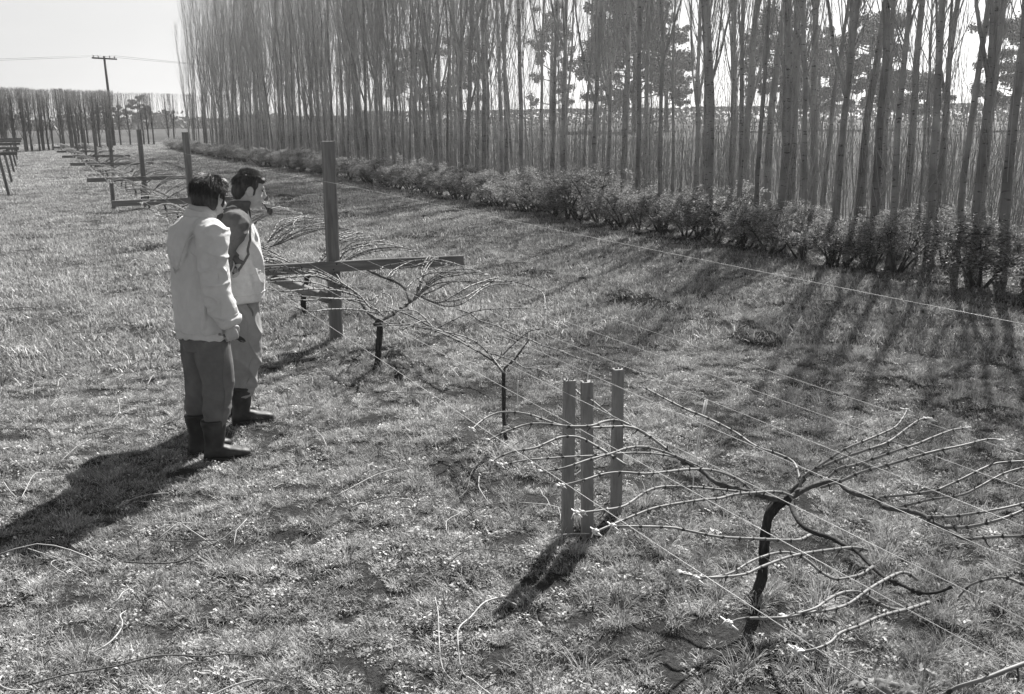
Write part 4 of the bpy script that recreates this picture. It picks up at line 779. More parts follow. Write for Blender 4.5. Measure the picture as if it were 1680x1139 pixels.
while y < 72:
    far = y > 21
    lab = labs[k] if k < 4 else ('tied grape vine between the second and fourth trellis posts' if y < 36 else 'small dormant grape vine far down the middle row')
    make_vine(auto_vine(y, 60+k, not far, 18 if y < 16 else (10 if y < 36 else 6)), lab, .021 if y < 36 else .028, .015, .0062 if y < 16 else (.0066 if y < 36 else .009), 60+k, y < 13, group='vines trained on the wires' if k < 4 else 'small far vines of the middle row')
    y += 2.45; k += 1
k = 0; y = 31
while y < 70:
    make_vine(auto_vine(y, 160+k, False, 5, -1.75, .95, 1.2, .8), 'dormant grape vine on the left trellis row at the photo edge' if y < 50 else 'tiny far grape vine of the left trellis row', .03, .018, .009, 160+k, False, group='vines of the left row'); y += 2.6; k += 1
# ------------------------------------------------------------------ prunings lying in the grass
CANED = mat('dead_cane_dark', .10, var=.35, scale=18, rough=.7); CANEP = mat('dead_cane_pale', .36, var=.25, scale=18, rough=.6)
FL = {2: 'short pale cane piece slanting in the grass left of the men', 7: 'pruned cane bent in a hook across the tip of the men\'s shadow', 3: 'curved pale pruned cane lying just left of the men', 10: 'long dark pruned cane crossing the grass below the men\'s shadow', 20: 'very long dark pruned cane along the lower left of the photo', 17: 'crooked cane snaking down the lower left grass', 22: 'pale hooked cane at the bottom left corner', 23: 'pale arched cane at the bottom edge, left of centre', 26: 'big pale cane curved in a half hoop at the bottom centre', 27: 'thin upright lying cane just left of the half hoop cane', 28: 'thin bent cane in the grass at the middle of the photo', 30: 'long curving thin cane leading up towards the young vine', 33: 'low arched dark cane right of the centre bottom', 37: 'branched dark pruning in the grass right of the stakes', 39: 'single arched cane on the grass beyond the wires', 41: 'dark forked cane in the grass above the big vine'}
def place_lab(x, y, pale):
    w = ('beyond the wires' if x > 3.6 else 'under the vine wires' if x > 1.6 else 'left of the men' if (x < .5 and 5.2 < y < 8) else 'near the bottom of the photo' if y < 3.2 else 'in front of the men' if y < 5.6 else 'in the alley behind the men' if y < 14 else 'far down the alley')
    return 'thin %s pruned cane lying in the grass %s' % ('pale' if pale else 'dark', w)
rng = random.Random(12)
for i, c in enumerate(FALL):
    if len(c) == 2: c = [c[0], tuple((a+b)/2 for a, b in zip(*c)), c[1]]
    arch = .03 if i != 26 else .09; n = len(c)
    pts = [G(p[0], p[1], .036+arch*math.sin(math.pi*j/(n-1))*rng.uniform(.6, 1.2)) for j, p in enumerate(c)]
    base = pts[0].copy(); pale = i in (0, 1, 2, 3, 6, 7, 17, 18, 19, 22, 23, 26, 27) 
    r = .0042 if i in (26, 20, 10, 22, 23, 17) else rng.uniform(.0022, .0034)
    o = cane_mesh([p-base for p in pts], r, r*.6, rng, 4, 5, True, .07).build('pruned_cane', CANEP if pale else CANED); o.location = base
    tag(o, FL.get(i, place_lab(base.x, base.y, pale)), 'pruned cane', 'prunings lying in the grass')
for i in range(210):                                                       # further cuttings over the alley
    d = 4.5+26*rng.random()**1.3; a = YAW+math.radians(rng.uniform(-31, 8)); x, y = d*math.sin(a), d*math.cos(a)
    if x > 4.5 or abs(x-1)+abs(y-6.4) < 1.0: continue
    an = rng.uniform(0, 6.28); l = rng.uniform(.12, .6); b = G(x, y, .02); p = []; cur = Vector((0, 0, 0))
    for j in range(4): p.append(G(x+cur.x, y+cur.y, .048+.03*math.sin(j))-b); cur += Vector((math.cos(an), math.sin(an), 0))*l/3; an += rng.gauss(0, .5)
    pale = rng.random() < .5; r = rng.uniform(.0026, .004)*(1 if d < 12 else 1.5)
    o = cane_mesh(p, r, r*.6, rng, 2, 4, False).build('pruned_cane', CANEP if pale else CANED); o.location = b
    tag(o, place_lab(x, y, pale), 'pruned cane', 'prunings lying in the grass')
# ------------------------------------------------------------------ broad leaves near the lens and at the foot of the young vine
BL = mat('broad_leaf', .24, var=.2, scale=14, rough=.5, trans=.3, bump=.5, bscale=50)
def lobed_leaf(r, rng):
    B = MB(); n = 22; c = Vector((0, 0, 0)); B.v.append(c); mid = []
    for i in range(n):
        a = 2*math.pi*i/n; rr = r*(.72+.2*math.cos(5*a)+.07*math.cos(11*a+1)+rng.uniform(-.04, .04)); rr *= .55 if abs(math.pi-a) < .2 else 1
        mid.append((Vector((math.cos(a)*rr*.55, math.sin(a)*rr*.55, r*.10+.02*rng.uniform(-1, 1)*r)), Vector((math.cos(a)*rr, math.sin(a)*rr, -r*.12*rng.uniform(-.3, 1.6)))))
    for a, b in mid: B.v += [a, b]
    for i in range(n):
        j = (i+1) % n; B.f += [(0, 1+2*i, 1+2*j), (1+2*i, 2+2*i, 2+2*j, 1+2*j)]
    return B
def weed(x, y, leaves, lab, seed):
    R = random.Random(seed); e = empty('broad_leaved_weed', G(x, y), lab, 'weed')
    for (dx, dy, dz, r, az, tilt) in leaves:
        o = lobed_leaf(r, R).build('leaf', BL, e); o.location = (dx, dy, dz); o.rotation_euler = (tilt, R.uniform(-.3, .3), az)
        MB().tube([(dx*.2, dy*.2, -.02), (dx*.6, dy*.6, dz*.75), (dx, dy, dz)], [.003, .0025, .002], 4).build('stalk', BL, e)
weed(2.36, 2.14, [(0, .04, .20, .055, .3, -.5), (.08, .0, .19, .05, 1.6, -.45), (-.08, .0, .17, .052, 2.6, -.4), (.15, -.03, .16, .045, .9, -.6), (-.18, -.02, .15, .05, 4, -.35)], 'pale lobed leaves of a weed cut by the bottom edge under the big vine', 1)
weed(2.42, 5.3, [(0, 0, .10, .035, .3, -.5), (.10, .03, .14, .04, 1.6, -.6), (-.12, -.02, .05, .04, 2.6, -.4), (-.2, .03, .06, .035, .9, -.3)], 'few pale round leaves at the foot of the young vine', 2)
# ------------------------------------------------------------------ the two men
SKIN = mat('skin', .44, var=.12, scale=30, rough=.5, spec=.35, bump=.15, bscale=120)
HAIR = mat('dark_hair', .04, var=.8, scale=70, stretch=(1, 1, .2), rough=.5, spec=.35, bump=.8, bscale=70)
JACK = mat('pale_canvas', .62, var=.08, scale=16, rough=.9, bump=.3, bscale=300, damt=.08, dscale=4)
JER = mat('pale_knit', .6, var=.10, scale=30, rough=.95, bump=.5, bscale=260)
SHIRT = mat('dark_wool', .12, var=.2, scale=30, rough=.95, bump=.4, bscale=200)
TRO1 = mat('dark_trousers', .15, var=.15, scale=14, rough=.95, bump=.35, bscale=200, damt=.12, dscale=6)
TRO2 = mat('grey_trousers', .3, var=.12, scale=14, rough=.95, bump=.35, bscale=200, damt=.12, dscale=6)
RUB = mat('black_rubber', .028, var=.3, scale=12, rough=.55, spec=.35, damt=-.9, dscale=9)
COLL = mat('pale_collar', .5, var=.08, scale=20, rough=.9)
DARK = mat('dark_detail', .02, var=.2, rough=.35, spec=.5)
STEEL = mat('worn_steel', .22, var=.3, scale=30, rough=.35, spec=.7)
BRIAR = mat('briar_wood', .03, var=.3, scale=25, rough=.3, spec=.6, coat=.3)
LIP = mat('eye_white', .45, var=.05, rough=.3)

def fuse(mb, voxel, name, m, parent, smooth=6, fac=.5, wrinkle=None, dec=None):
    """voxel union of overlapping shapes into one continuous surface, smoothed; wrinkle(v, n) -> offset along the normal"""
    sc = bpy.data.scenes.new('tmp'); ob = bpy.data.objects.new('tmp', mb.mesh('tmp', None)); sc.collection.objects.link(ob)
    r = ob.modifiers.new('r', 'REMESH'); r.mode = 'VOXEL'; r.voxel_size = voxel
    s = ob.modifiers.new('s', 'SMOOTH'); s.iterations = smooth; s.factor = fac
    sc.view_layers[0].update(); dg = sc.view_layers[0].depsgraph
    me = bpy.data.meshes.new_from_object(ob.evaluated_get(dg), depsgraph=dg); me.name = name
    tm = ob.data; bpy.data.objects.remove(ob); bpy.data.meshes.remove(tm); bpy.data.scenes.remove(sc)
    if wrinkle:
        n = len(me.vertices); co = np.empty(n*3); me.vertices.foreach_get('co', co); no = np.empty(n*3); me.vertices.foreach_get('normal', no)
        co = co.reshape(-1, 3); no = no.reshape(-1, 3); co = co + no*wrinkle(co, no)[:, None]; me.vertices.foreach_set('co', co.ravel()); me.update()
    me.materials.clear(); me.materials.append(m); me.polygons.foreach_set('use_smooth', [True]*len(me.polygons))
    o = bpy.data.objects.new(name, me); COL.objects.link(o); o.parent = parent; return o
def noisev(co, f, s, st=(1, 1, 1)):
    return np.array([noise.noise(Vector((c[0]*f*st[0]+s, c[1]*f*st[1]-s, c[2]*f*st[2]+s*.3))) for c in co])
def crease(co, f, s, st): return np.clip(1-np.abs(noisev(co, f, s, st))*3.2, 0, 1)**2
def ridge(co, f, s, st): return 1-np.abs(noisev(co, f, s, st))*2.2
def sect(mb, rows, p=2.3, n=28):
    """horizontal super-ellipse sections (z, cx, cy, rx, ry)"""
    rings = []
    for (z, cx_, cy_, rx, ry) in rows:
        ring = []
        for j in range(n):
            a = 2*math.pi*j/n; c, s = math.cos(a), math.sin(a)
            ring.append((cx_+rx*math.copysign(abs(c)**(2/p), c), cy_+ry*math.copysign(abs(s)**(2/p), s), z))
        rings.append(ring)
    if rows[0][0] > rows[-1][0]: rings = rings[::-1]
    mb.loft(rings)
def hand(mb, w, d, n, t, bends, sp=1.0):
    """palm, four unequal fingers and a thumb; w wrist, d along the hand, n palm normal, t towards the thumb side"""
    w, d, n, t = Vector(w), Vector(d).normalized(), Vector(n).normalized(), Vector(t).normalized()
    rings = []
    for (u, a, b) in ((-.03, .024, .019), (0, .026, .018), (.025, .034, .017), (.055, .041, .016), (.085, .042, .014), (.094, .036, .010)):
        rings.append([w+d*u+t*(math.cos(2*math.pi*j/14)*a)+n*(math.sin(2*math.pi*j/14)*b) for j in range(14)])
    mb.loft(rings[::-1] if (d.cross(t)).dot(n) > 0 else rings)
    for i, (off, ln) in enumerate(((.031, .94), (.0105, 1.05), (-.0105, 1.0), (-.031, .8))):
        p = w+d*.080+t*off*sp; a = 0; pts = [p]; 
        for k, l in enumerate((.046, .029, .023)):
            a += bends[k]*(1+.06*i); dd = d*math.cos(a)+n*math.sin(a)+t*(.05*(1.5-i)*sp*(1 if k == 0 else .3)); p = p+dd.normalized()*l*ln; pts.append(p)
        mb.tube(pts, [.0098, .0092, .0084, .0062], 8); mb.ball(pts[-1], .0064, nu=8, nv=6)
    p = w+d*.018+t*.024; pts = [p, p+(d*.55+t*.62+n*.35).normalized()*.042]; pts.append(pts[-1]+(d*.8+t*.12+n*.55).normalized()*.032); pts.append(pts[-1]+(d*.75-t*.15+n*.65).normalized()*.024)
    mb.tube(pts, [.0135, .0125, .0105, .0075], 8); mb.ball(pts[-1], .0076, nu=8, nv=6)
def head(mb, M):
    def b(c, r, nu=16, nv=12): 
        R3 = M.to_3x3(); mb.ball(M @ Vector(c), r, R3, nu, nv)
    b((-.012, 0, .038), (.098, .077, .092)); b((.02, 0, -.012), (.074, .068, .085)); b((.03, 0, -.062), (.058, .055, .05)); b((.074, 0, -.096), (.022, .026, .020))
    b((.066, 0, .046), (.030, .056, .016)); b((.055, .040, -.022), (.030, .024, .026)); b((.055, -.040, -.022), (.030, .024, .026))
    mb.tube([M @ Vector(q) for q in ((.086, 0, .040), (.098, 0, .014), (.109, 0, -.012), (.097, 0, -.026))], [.0085, .010, .0135, .012], 10)
    for s in (-1, 1): b((.096, s*.012, -.022), (.011, .009, .008))
    b((.089, 0, -.053), (.014, .024, .0065)); b((.087, 0, -.065), (.014, .021, .007))
    for s in (-1, 1):
        mb.tube([M @ Vector((-.008+.019*math.cos(a), s*(.079+.010*(1-math.cos(a))*.5), .002+.034*math.sin(a))) for a in [math.radians(k) for k in range(-80, 261, 34)]], .0062, 7); b((-.004, s*.078, -.004), (.017, .008, .027))
def limb(mb, pts, rad, n=16): mb.tube(smooth_path(pts, 4), np.interp(np.linspace(0, 1, (len(pts)-1)*4+1), np.linspace(0, 1, len(rad)), rad).tolist(), n)

from mathutils.bvhtree import BVHTree
def seam(o, pts, r, m, name='seam', closed=False, sub=4, lift=.0008, n=4):
    """a raised stitched line laid on the surface of a garment"""
    me = o.data; t = BVHTree.FromPolygons([v.co for v in me.vertices], [tuple(p.vertices) for p in me.polygons]); out = []
    pts = list(pts)+([pts[0]] if closed else [])
    for q in smooth_path(pts, sub):
        c, nn, _, _ = t.find_nearest(q); out.append(c+nn*lift)
    return MB().tube(out, r, n).build(name, m, o)
def ring_pts(c, ax, r, n=16):
    ax = Vector(ax).normalized(); a = ax.orthogonal().normalized(); b = ax.cross(a); return [Vector(c)+a*math.cos(2*math.pi*i/n)*r+b*math.sin(2*math.pi*i/n)*r for i in range(n)]
def boots(e, feet, top, wr):
    for (x, y, yaw) in feet:
        b = MB(); M = Matrix.Translation((x, y, 0)) @ Matrix.Rotation(yaw, 4, 'Z')
        def S(rows, p=2.2):
            t = MB(); sect(t, rows, p, 22); t.v = [M @ v for v in t.v]; o = len(b.v); b.v += t.v; b.f += [tuple(o+i for i in f) for f in t.f]
        S([(0.03, -.012, 0, .054, .043), (.08, -.01, 0, .060, .047), (.13, 0, 0, .062, .051), (top*.72, .0, 0, .070, .060), (top-.012, .0, 0, .080, .070), (top, .0, 0, .082, .072)])
        rings = []
        for (fx, w, h0, h1) in ((-.075, .028, .008, .05), (-.06, .037, .0, .075), (-.02, .042, .0, .10), (.04, .043, .0, .095), (.09, .049, .0, .078), (.14, .052, .0, .068), (.18, .046, .002, .058), (.205, .032, .006, .045), (.215, .015, .014, .034)):
            rings.append([M @ Vector((fx, w*math.copysign(abs(math.cos(a))**.8, math.cos(a)), (h0+h1)/2+(h1-h0)/2*math.copysign(abs(math.sin(a))**.8, math.sin(a)))) for a in [2*math.pi*j/18 for j in range(18)]])
        b.loft(rings)
        o = fuse(b, .0055, 'boot', RUB, e, 5, .5, lambda co, no: .0035*noisev(co, 18, 4, (1, 1, 2.2))*(co[:, 2] > .06))
        so = MB(); rings = []
        for (fx, w) in ((-.078, .026), (-.062, .041), (-.02, .046), (.01, .041), (.05, .045), (.1, .054), (.145, .056), (.185, .050), (.212, .033), (.222, .014)):
            rings.append([M @ Vector((fx, sgn*w, z)) for sgn, z in ((-1, -.012), (1, -.012), (1, .016), (-1, .016))])
        so.loft(rings); so.build('sole', DARK, o, smooth=False)
def person(base, phi, lab): return empty('person', base, lab, 'person', 'two men by the vines', phi)

# --- left man: pale hooded jacket, dark trousers, secateurs in the right hand
def man_left():
    e = person(G(.865, 6.24), math.radians(16), 'man with bowl cut dark hair in a pale hooded jacket holding secateurs, seen from behind')
    hp = Vector((.11, .0, 1.615)); HM = Matrix.Translation(hp) @ Matrix.Rotation(math.radians(20), 4, 'Z') @ Matrix.Rotation(math.radians(14), 4, 'Y')
    sh, el, wr = Vector((.01, -.185, 1.425)), Vector((-.015, -.235, 1.12)), Vector((.045, -.235, .885))
    shl, ell, wrl = Vector((.015, .165, 1.405)), Vector((.03, .22, 1.13)), Vector((.15, .20, .93))
    feet = [(-.035, -.095, math.radians(-24)), (-.055, .10, math.radians(0))]
    kn = [Vector((.015, -.098, .50)), Vector((-.0, .10, .50))]
    B = MB(); head(B, HM)
    limb(B, [HM @ Vector((-.018, 0, -.03)), Vector((.035, 0, 1.53)), Vector((.0, 0, 1.44))], [.058, .056, .075], 14)
    sect(B, [(.84, 0, 0, .11, .16), (1.05, 0, 0, .10, .145), (1.3, -.01, 0, .11, .165), (1.42, -.015, 0, .085, .15), (1.48, -.02, 0, .06, .08)])
    limb(B, [sh, el, wr], [.05, .042, .027], 12); limb(B, [shl, ell, wrl], [.05, .042, .027], 12)
    hd = Vector((.30, .02, -1)).normalized(); hand(B, wr+hd*.01, hd, (.12, 1, .04), (.95, -.1, .3), (.75, 1.25, .9))
    hand(B, wrl, (.5, -.2, -.85), (-.1, -1, 0), (.85, -.1, .5), (.3, .4, .3))
    for k, f in zip(kn, feet): limb(B, [(0, f[1]*.95, .9), k, (f[0], f[1], .06)], [.085, .055, .04], 12)
    fuse(B, .0052, 'body', SKIN, e, 4, .45)
    # hair
    H = MB()
    def hb(c, r): H.ball(HM @ Vector(c), r, HM.to_3x3(), 16, 12)
    hb((-.022, 0, .052), (.108, .093, .096)); hb((-.055, 0, .0), (.078, .086, .085)); hb((.045, 0, .10), (.062, .074, .045)); hb((-.06, 0, -.06), (.052, .062, .042))
    for s in (-1, 1): hb((-.002, s*.068, .04), (.05, .026, .05)); hb((.028, s*.072, -.005), (.012, .014, .045)); hb((-.045, s*.06, -.035), (.035, .03, .045))
    fuse(H, .006, 'hair', HAIR, e, 4, .5, lambda co, no: .0025*noisev(co, 30, 2, (1, 1, .4))+.002*noisev(co, 90, 5, (1, 1, .2)))
    Rh = random.Random(4); st = MB()                                    # loose strands and the combed surface
    for _ in range(1500):
        an = Rh.uniform(0, 6.28); el_ = Rh.uniform(-.1, 1.45); v = Vector((math.cos(an)*math.cos(el_), math.sin(an)*math.cos(el_), math.sin(el_)))
        if v.x > .45 and v.z < .35: continue
        p0 = Vector((-.026, 0, .045))+Vector((v.x*.109, v.y*.094, v.z*.099)); dn = Vector((v.x*.35, v.y*.35, -.9)); q = [p0]
        for k in range(3):
            c = q[-1]+(dn-v*dn.dot(v)).normalized()*Rh.uniform(.012, .022); d2 = c-Vector((-.026, 0, .03)); q.append(Vector((-.026, 0, .03))+Vector((d2.x, d2.y, d2.z))*1.0+v*Rh.uniform(-.001, .007))
        st.tube([HM @ a for a in q], [.0008, .0009, .0008, .0004], 3, cap=False)
    st.build('hair', HAIR, e)
    bd = MB(); bb = lambda c, r: bd.ball(HM @ Vector(c), r, HM.to_3x3(), 12, 8)
    bb((.07, 0, -.10), (.026, .032, .022)); bb((.05, .03, -.085), (.035, .02, .028)); bb((.05, -.03, -.085), (.035, .02, .028)); bb((.092, 0, -.043), (.012, .028, .008))
    fuse(bd, .0055, 'beard', HAIR, e, 3, .5, lambda co, no: .003*noisev(co, 90, 2))
    # jacket
    J = MB()
    sect(J, [(.785, .0, 0, .146, .192), (.80, .0, 0, .150, .196), (.95, .0, 0, .146, .190), (1.10, .0, 0, .142, .184), (1.25, .0, 0, .142, .184), (1.35, .0, 0, .134, .182), (1.42, .005, 0, .118, .166), (1.475, .014, 0, .094, .118), (1.515, .024, 0, .078, .086), (1.535, .030, 0, .074, .080)], 2.5, 36)
    limb(J, [Vector((.01, -.11, 1.42)), sh+Vector((0, 0, -.01)), sh.lerp(el, .5)+Vector((-.005, -.005, 0)), el, el.lerp(wr, .55), wr+Vector((.004, 0, .008))], [.09, .088, .080, .072, .066, .056], 18)
    limb(J, [Vector((.01, .11, 1.42)), shl, shl.lerp(ell, .5), ell, ell.lerp(wrl, .55), wrl], [.09, .088, .08, .072, .066, .056], 18)
    J.tube([wr+Vector((-.004, 0, .030)), wr+Vector((.004, 0, .004))], [.060, .061], 18)
    # hood lying flat on the back, drooping to a point
    sect(J, [(1.215, -.136, -.03, .012, .035), (1.25, -.140, -.025, .022, .072), (1.30, -.136, -.015, .030, .108), (1.36, -.124, -.005, .036, .128), (1.43, -.098, 0, .044, .130), (1.49, -.055, 0, .050, .105), (1.52, -.02, 0, .05, .085)], 2.2, 28)
    # drawn folds: across the elbow, down the sleeve, from the armpit over the back
    Rf = random.Random(8)
    for k in range(0):
        u = Rf.uniform(.25, .95); c = sh.lerp(el, u) if k < 4 else el.lerp(wr, Rf.uniform(.1, .7)); a0 = Rf.uniform(-1.2, .6); r = .082-.01*(k > 3)
        J.tube([c+Vector((math.cos(a0+t)*r, -math.sin(1.2+t)*r*.9-.005, -.05+t*.05+.01*k/7)) for t in (0, .35, .7, 1.05)], [.004, .010, .010, .003], 6)
    for (a, b_, c) in (((-.105, -.10, 1.20), (-.122, -.11, 1.05), (-.125, -.09, .86)), ((-.03, -.182, 1.2), (-.06, -.175, 1.05), (-.08, -.17, .86))):
        J.tube([a, b_, c], [.006, .016, .012], 8)
    def wrk(co, no):
        z = co[:, 2]; arm = np.clip((np.abs(co[:, 1])-.175)/.04, 0, 1)
        return .009*noisev(co, 6, 3, (1, 1, .4))+.007*ridge(co, 6, 8, (1.2, 1.2, .7))*(.35+arm)+.006*ridge(co, 11, 1, (1, 1, 1.5))*arm+.013*crease(co, 5, 12, (1.3, 1.3, .55))+.013*crease(co, 8, 15, (1, 1, 1.4))*arm + .0015*noisev(co, 45, 2)
    j = fuse(J, .0065, 'jacket', JACK, e, 4, .5, wrk)
    SEAM = MATS['pale_canvas']
    seam(j, ring_pts((.008, -.150, 1.385), (.15, 1, .18), .11), .0028, SEAM, closed=True)
    seam(j, ring_pts((0, 0, .822), (0, 0, 1), .25, 26), .0024, SEAM, 'hem_stitching', True)
    seam(j, ring_pts(wr+Vector((-.002, 0, .05)), wr-el, .07), .0026, SEAM, 'cuff_stitching', True)
    seam(j, [(-.02, -.3, 1.28), (-.02, -.3, 1.1), (-.02, -.3, .95), (-.02, -.3, .80)], .002, SEAM)
    seam(j, [(-.02, -.16, 1.50), (-.14, -.16, 1.40), (-.2, -.10, 1.27), (-.2, -.03, 1.2), (-.2, .06, 1.25), (-.2, .14, 1.36)], .004, SEAM, 'hood_edge')
    # collar band, hem stitching, hood edge seam
    C = MB(); rings = []
    for (z, sx_, k) in ((1.51, 1.05, 0), (1.545, 1.08, 0), (1.572, 1.0, 0), (1.57, .88, 0), (1.53, .88, 0)):
        rings.append([(.036+.078*sx_*math.cos(a)+(z-1.5)*.3, .088*sx_*math.sin(a), z-.02*math.cos(a)+.004*math.sin(3*a)) for a in [2*math.pi*i/28 for i in range(28)]])
    C.loft(rings, cap=False); C.build('collar', COLL, j)
    C = MB(); rings = []
    for (z, sx_) in ((1.485, 1.22), (1.50, 1.28), (1.52, 1.16), (1.545, 1.03)):
        rings.append([(.030+.078*sx_*math.cos(a)+.004*math.sin(5*a), .09*sx_*math.sin(a), z-.022*math.cos(a)+.006*math.sin(4*a+1)) for a in [2*math.pi*i/28 for i in range(28)]])
    C.loft(rings, cap=False); C.build('collar', JACK, j)
    # trousers
    T = MB(); sect(T, [(.70, -.01, 0, .115, .15), (.80, -.005, 0, .122, .165), (.95, 0, 0, .12, .16)], 2.3)
    for k, f in zip(kn, feet):
        hy = f[1]*.82
        rows = []
        for (z, r, q) in ((.86, .095, 0), (.76, .104, 0), (.62, .104, 0), (.50, .096, 0), (.42, .092, 0), (.36, .086, .004), (.315, .082, -.004), (.28, .077, .003), (.245, .066, 0), (.20, .055, 0)):
            c = (Vector((-.005, hy, .88)).lerp(k, (.88-z)/.38) if z > .5 else k.lerp(Vector((f[0]-.002, f[1], .12)), (.5-z)/.38))
            rows.append((z, c.x+q, c.y, r*1.02, r*.92))
        sect(T, rows, 2.2, 24)
    def wt(co, no):
        low = np.clip((.46-co[:, 2])/.12, 0, 1); kn_ = np.exp(-((co[:, 2]-.5)/.06)**2)
        return .013*crease(co, 6, 3, (1.2, 1.2, .7))+.007*noisev(co, 7, 6, (1, 1, .5))+.007*ridge(co, 8, 2, (1, 1, 2.6))*(low+.5*kn_)-.004*low
    tt = fuse(T, .0065, 'trousers', TRO1, e, 5, .5, wt)
    seam(tt, [(.0, -.3, .78), (.01, -.3, .6), (.01, -.3, .45), (-.02, -.3, .3)], .0022, TRO1)
    boots(e, feet, .262, None)
    e.scale = (1.01, 1.0, 1.01)
    return e, wr, hd
ML, MW, MD = man_left()
# secateurs held in his right hand
def secateurs():
    M = Matrix.Translation(ML.location) @ Matrix.Rotation(ML.rotation_euler.z, 4, 'Z') @ Matrix.Scale(1.01, 4)
    c = M @ (MW+MD*.085+Vector((.005, .028, 0))); d = (M.to_3x3() @ Vector((.86, .05, -.50))).normalized(); u = (M.to_3x3() @ Vector((.5, 0, .86))).normalized(); s = d.cross(u)
    e = empty('secateurs', c, 'dark pruning secateurs gripped in the left man\'s right hand', 'secateurs'); O = Vector((0, 0, 0))
    MB().tube([O-d*.085+u*.016, O-d*.04+u*.013, O+d*.02+u*.008, O+d*.045], [.006, .0085, .008, .007], 8).build('handle', STEEL, e)
    MB().tube([O-d*.08-u*.026, O-d*.04-u*.020, O+d*.02-u*.010, O+d*.045], [.006, .0085, .008, .007], 8).build('handle', STEEL, e)
    b = MB(); P = [d*.04+u*.010, d*.065+u*.016, d*.095+u*.010, d*.115-u*.002, d*.085-u*.006, d*.05-u*.008]; k = len(P); b.v = [p+s*.0022 for p in P]+[p-s*.0022 for p in P]; b.f = [tuple(range(k)), tuple(reversed(range(k, 2*k)))]+[(i, k+i, k+(i+1) % k, (i+1) % k) for i in range(k)]
    b.build('blade', DARK, e, smooth=False)
    b = MB(); P = [d*.045-u*.010, d*.075-u*.018, d*.10-u*.012, d*.108-u*.003, d*.085-u*.010, d*.055-u*.004]; b.v = [p+s*.005 for p in P]+[p+s*.0024 for p in P]; b.f = [tuple(range(k)), tuple(reversed(range(k, 2*k)))]+[(i, k+i, k+(i+1) % k, (i+1) % k) for i in range(k)]
    b.build('hook', DARK, e, smooth=False)
    MB().tube([O+d*.045-s*.008, O+d*.045+s*.008], .006, 8).build('pivot', STEEL, e)
secateurs()

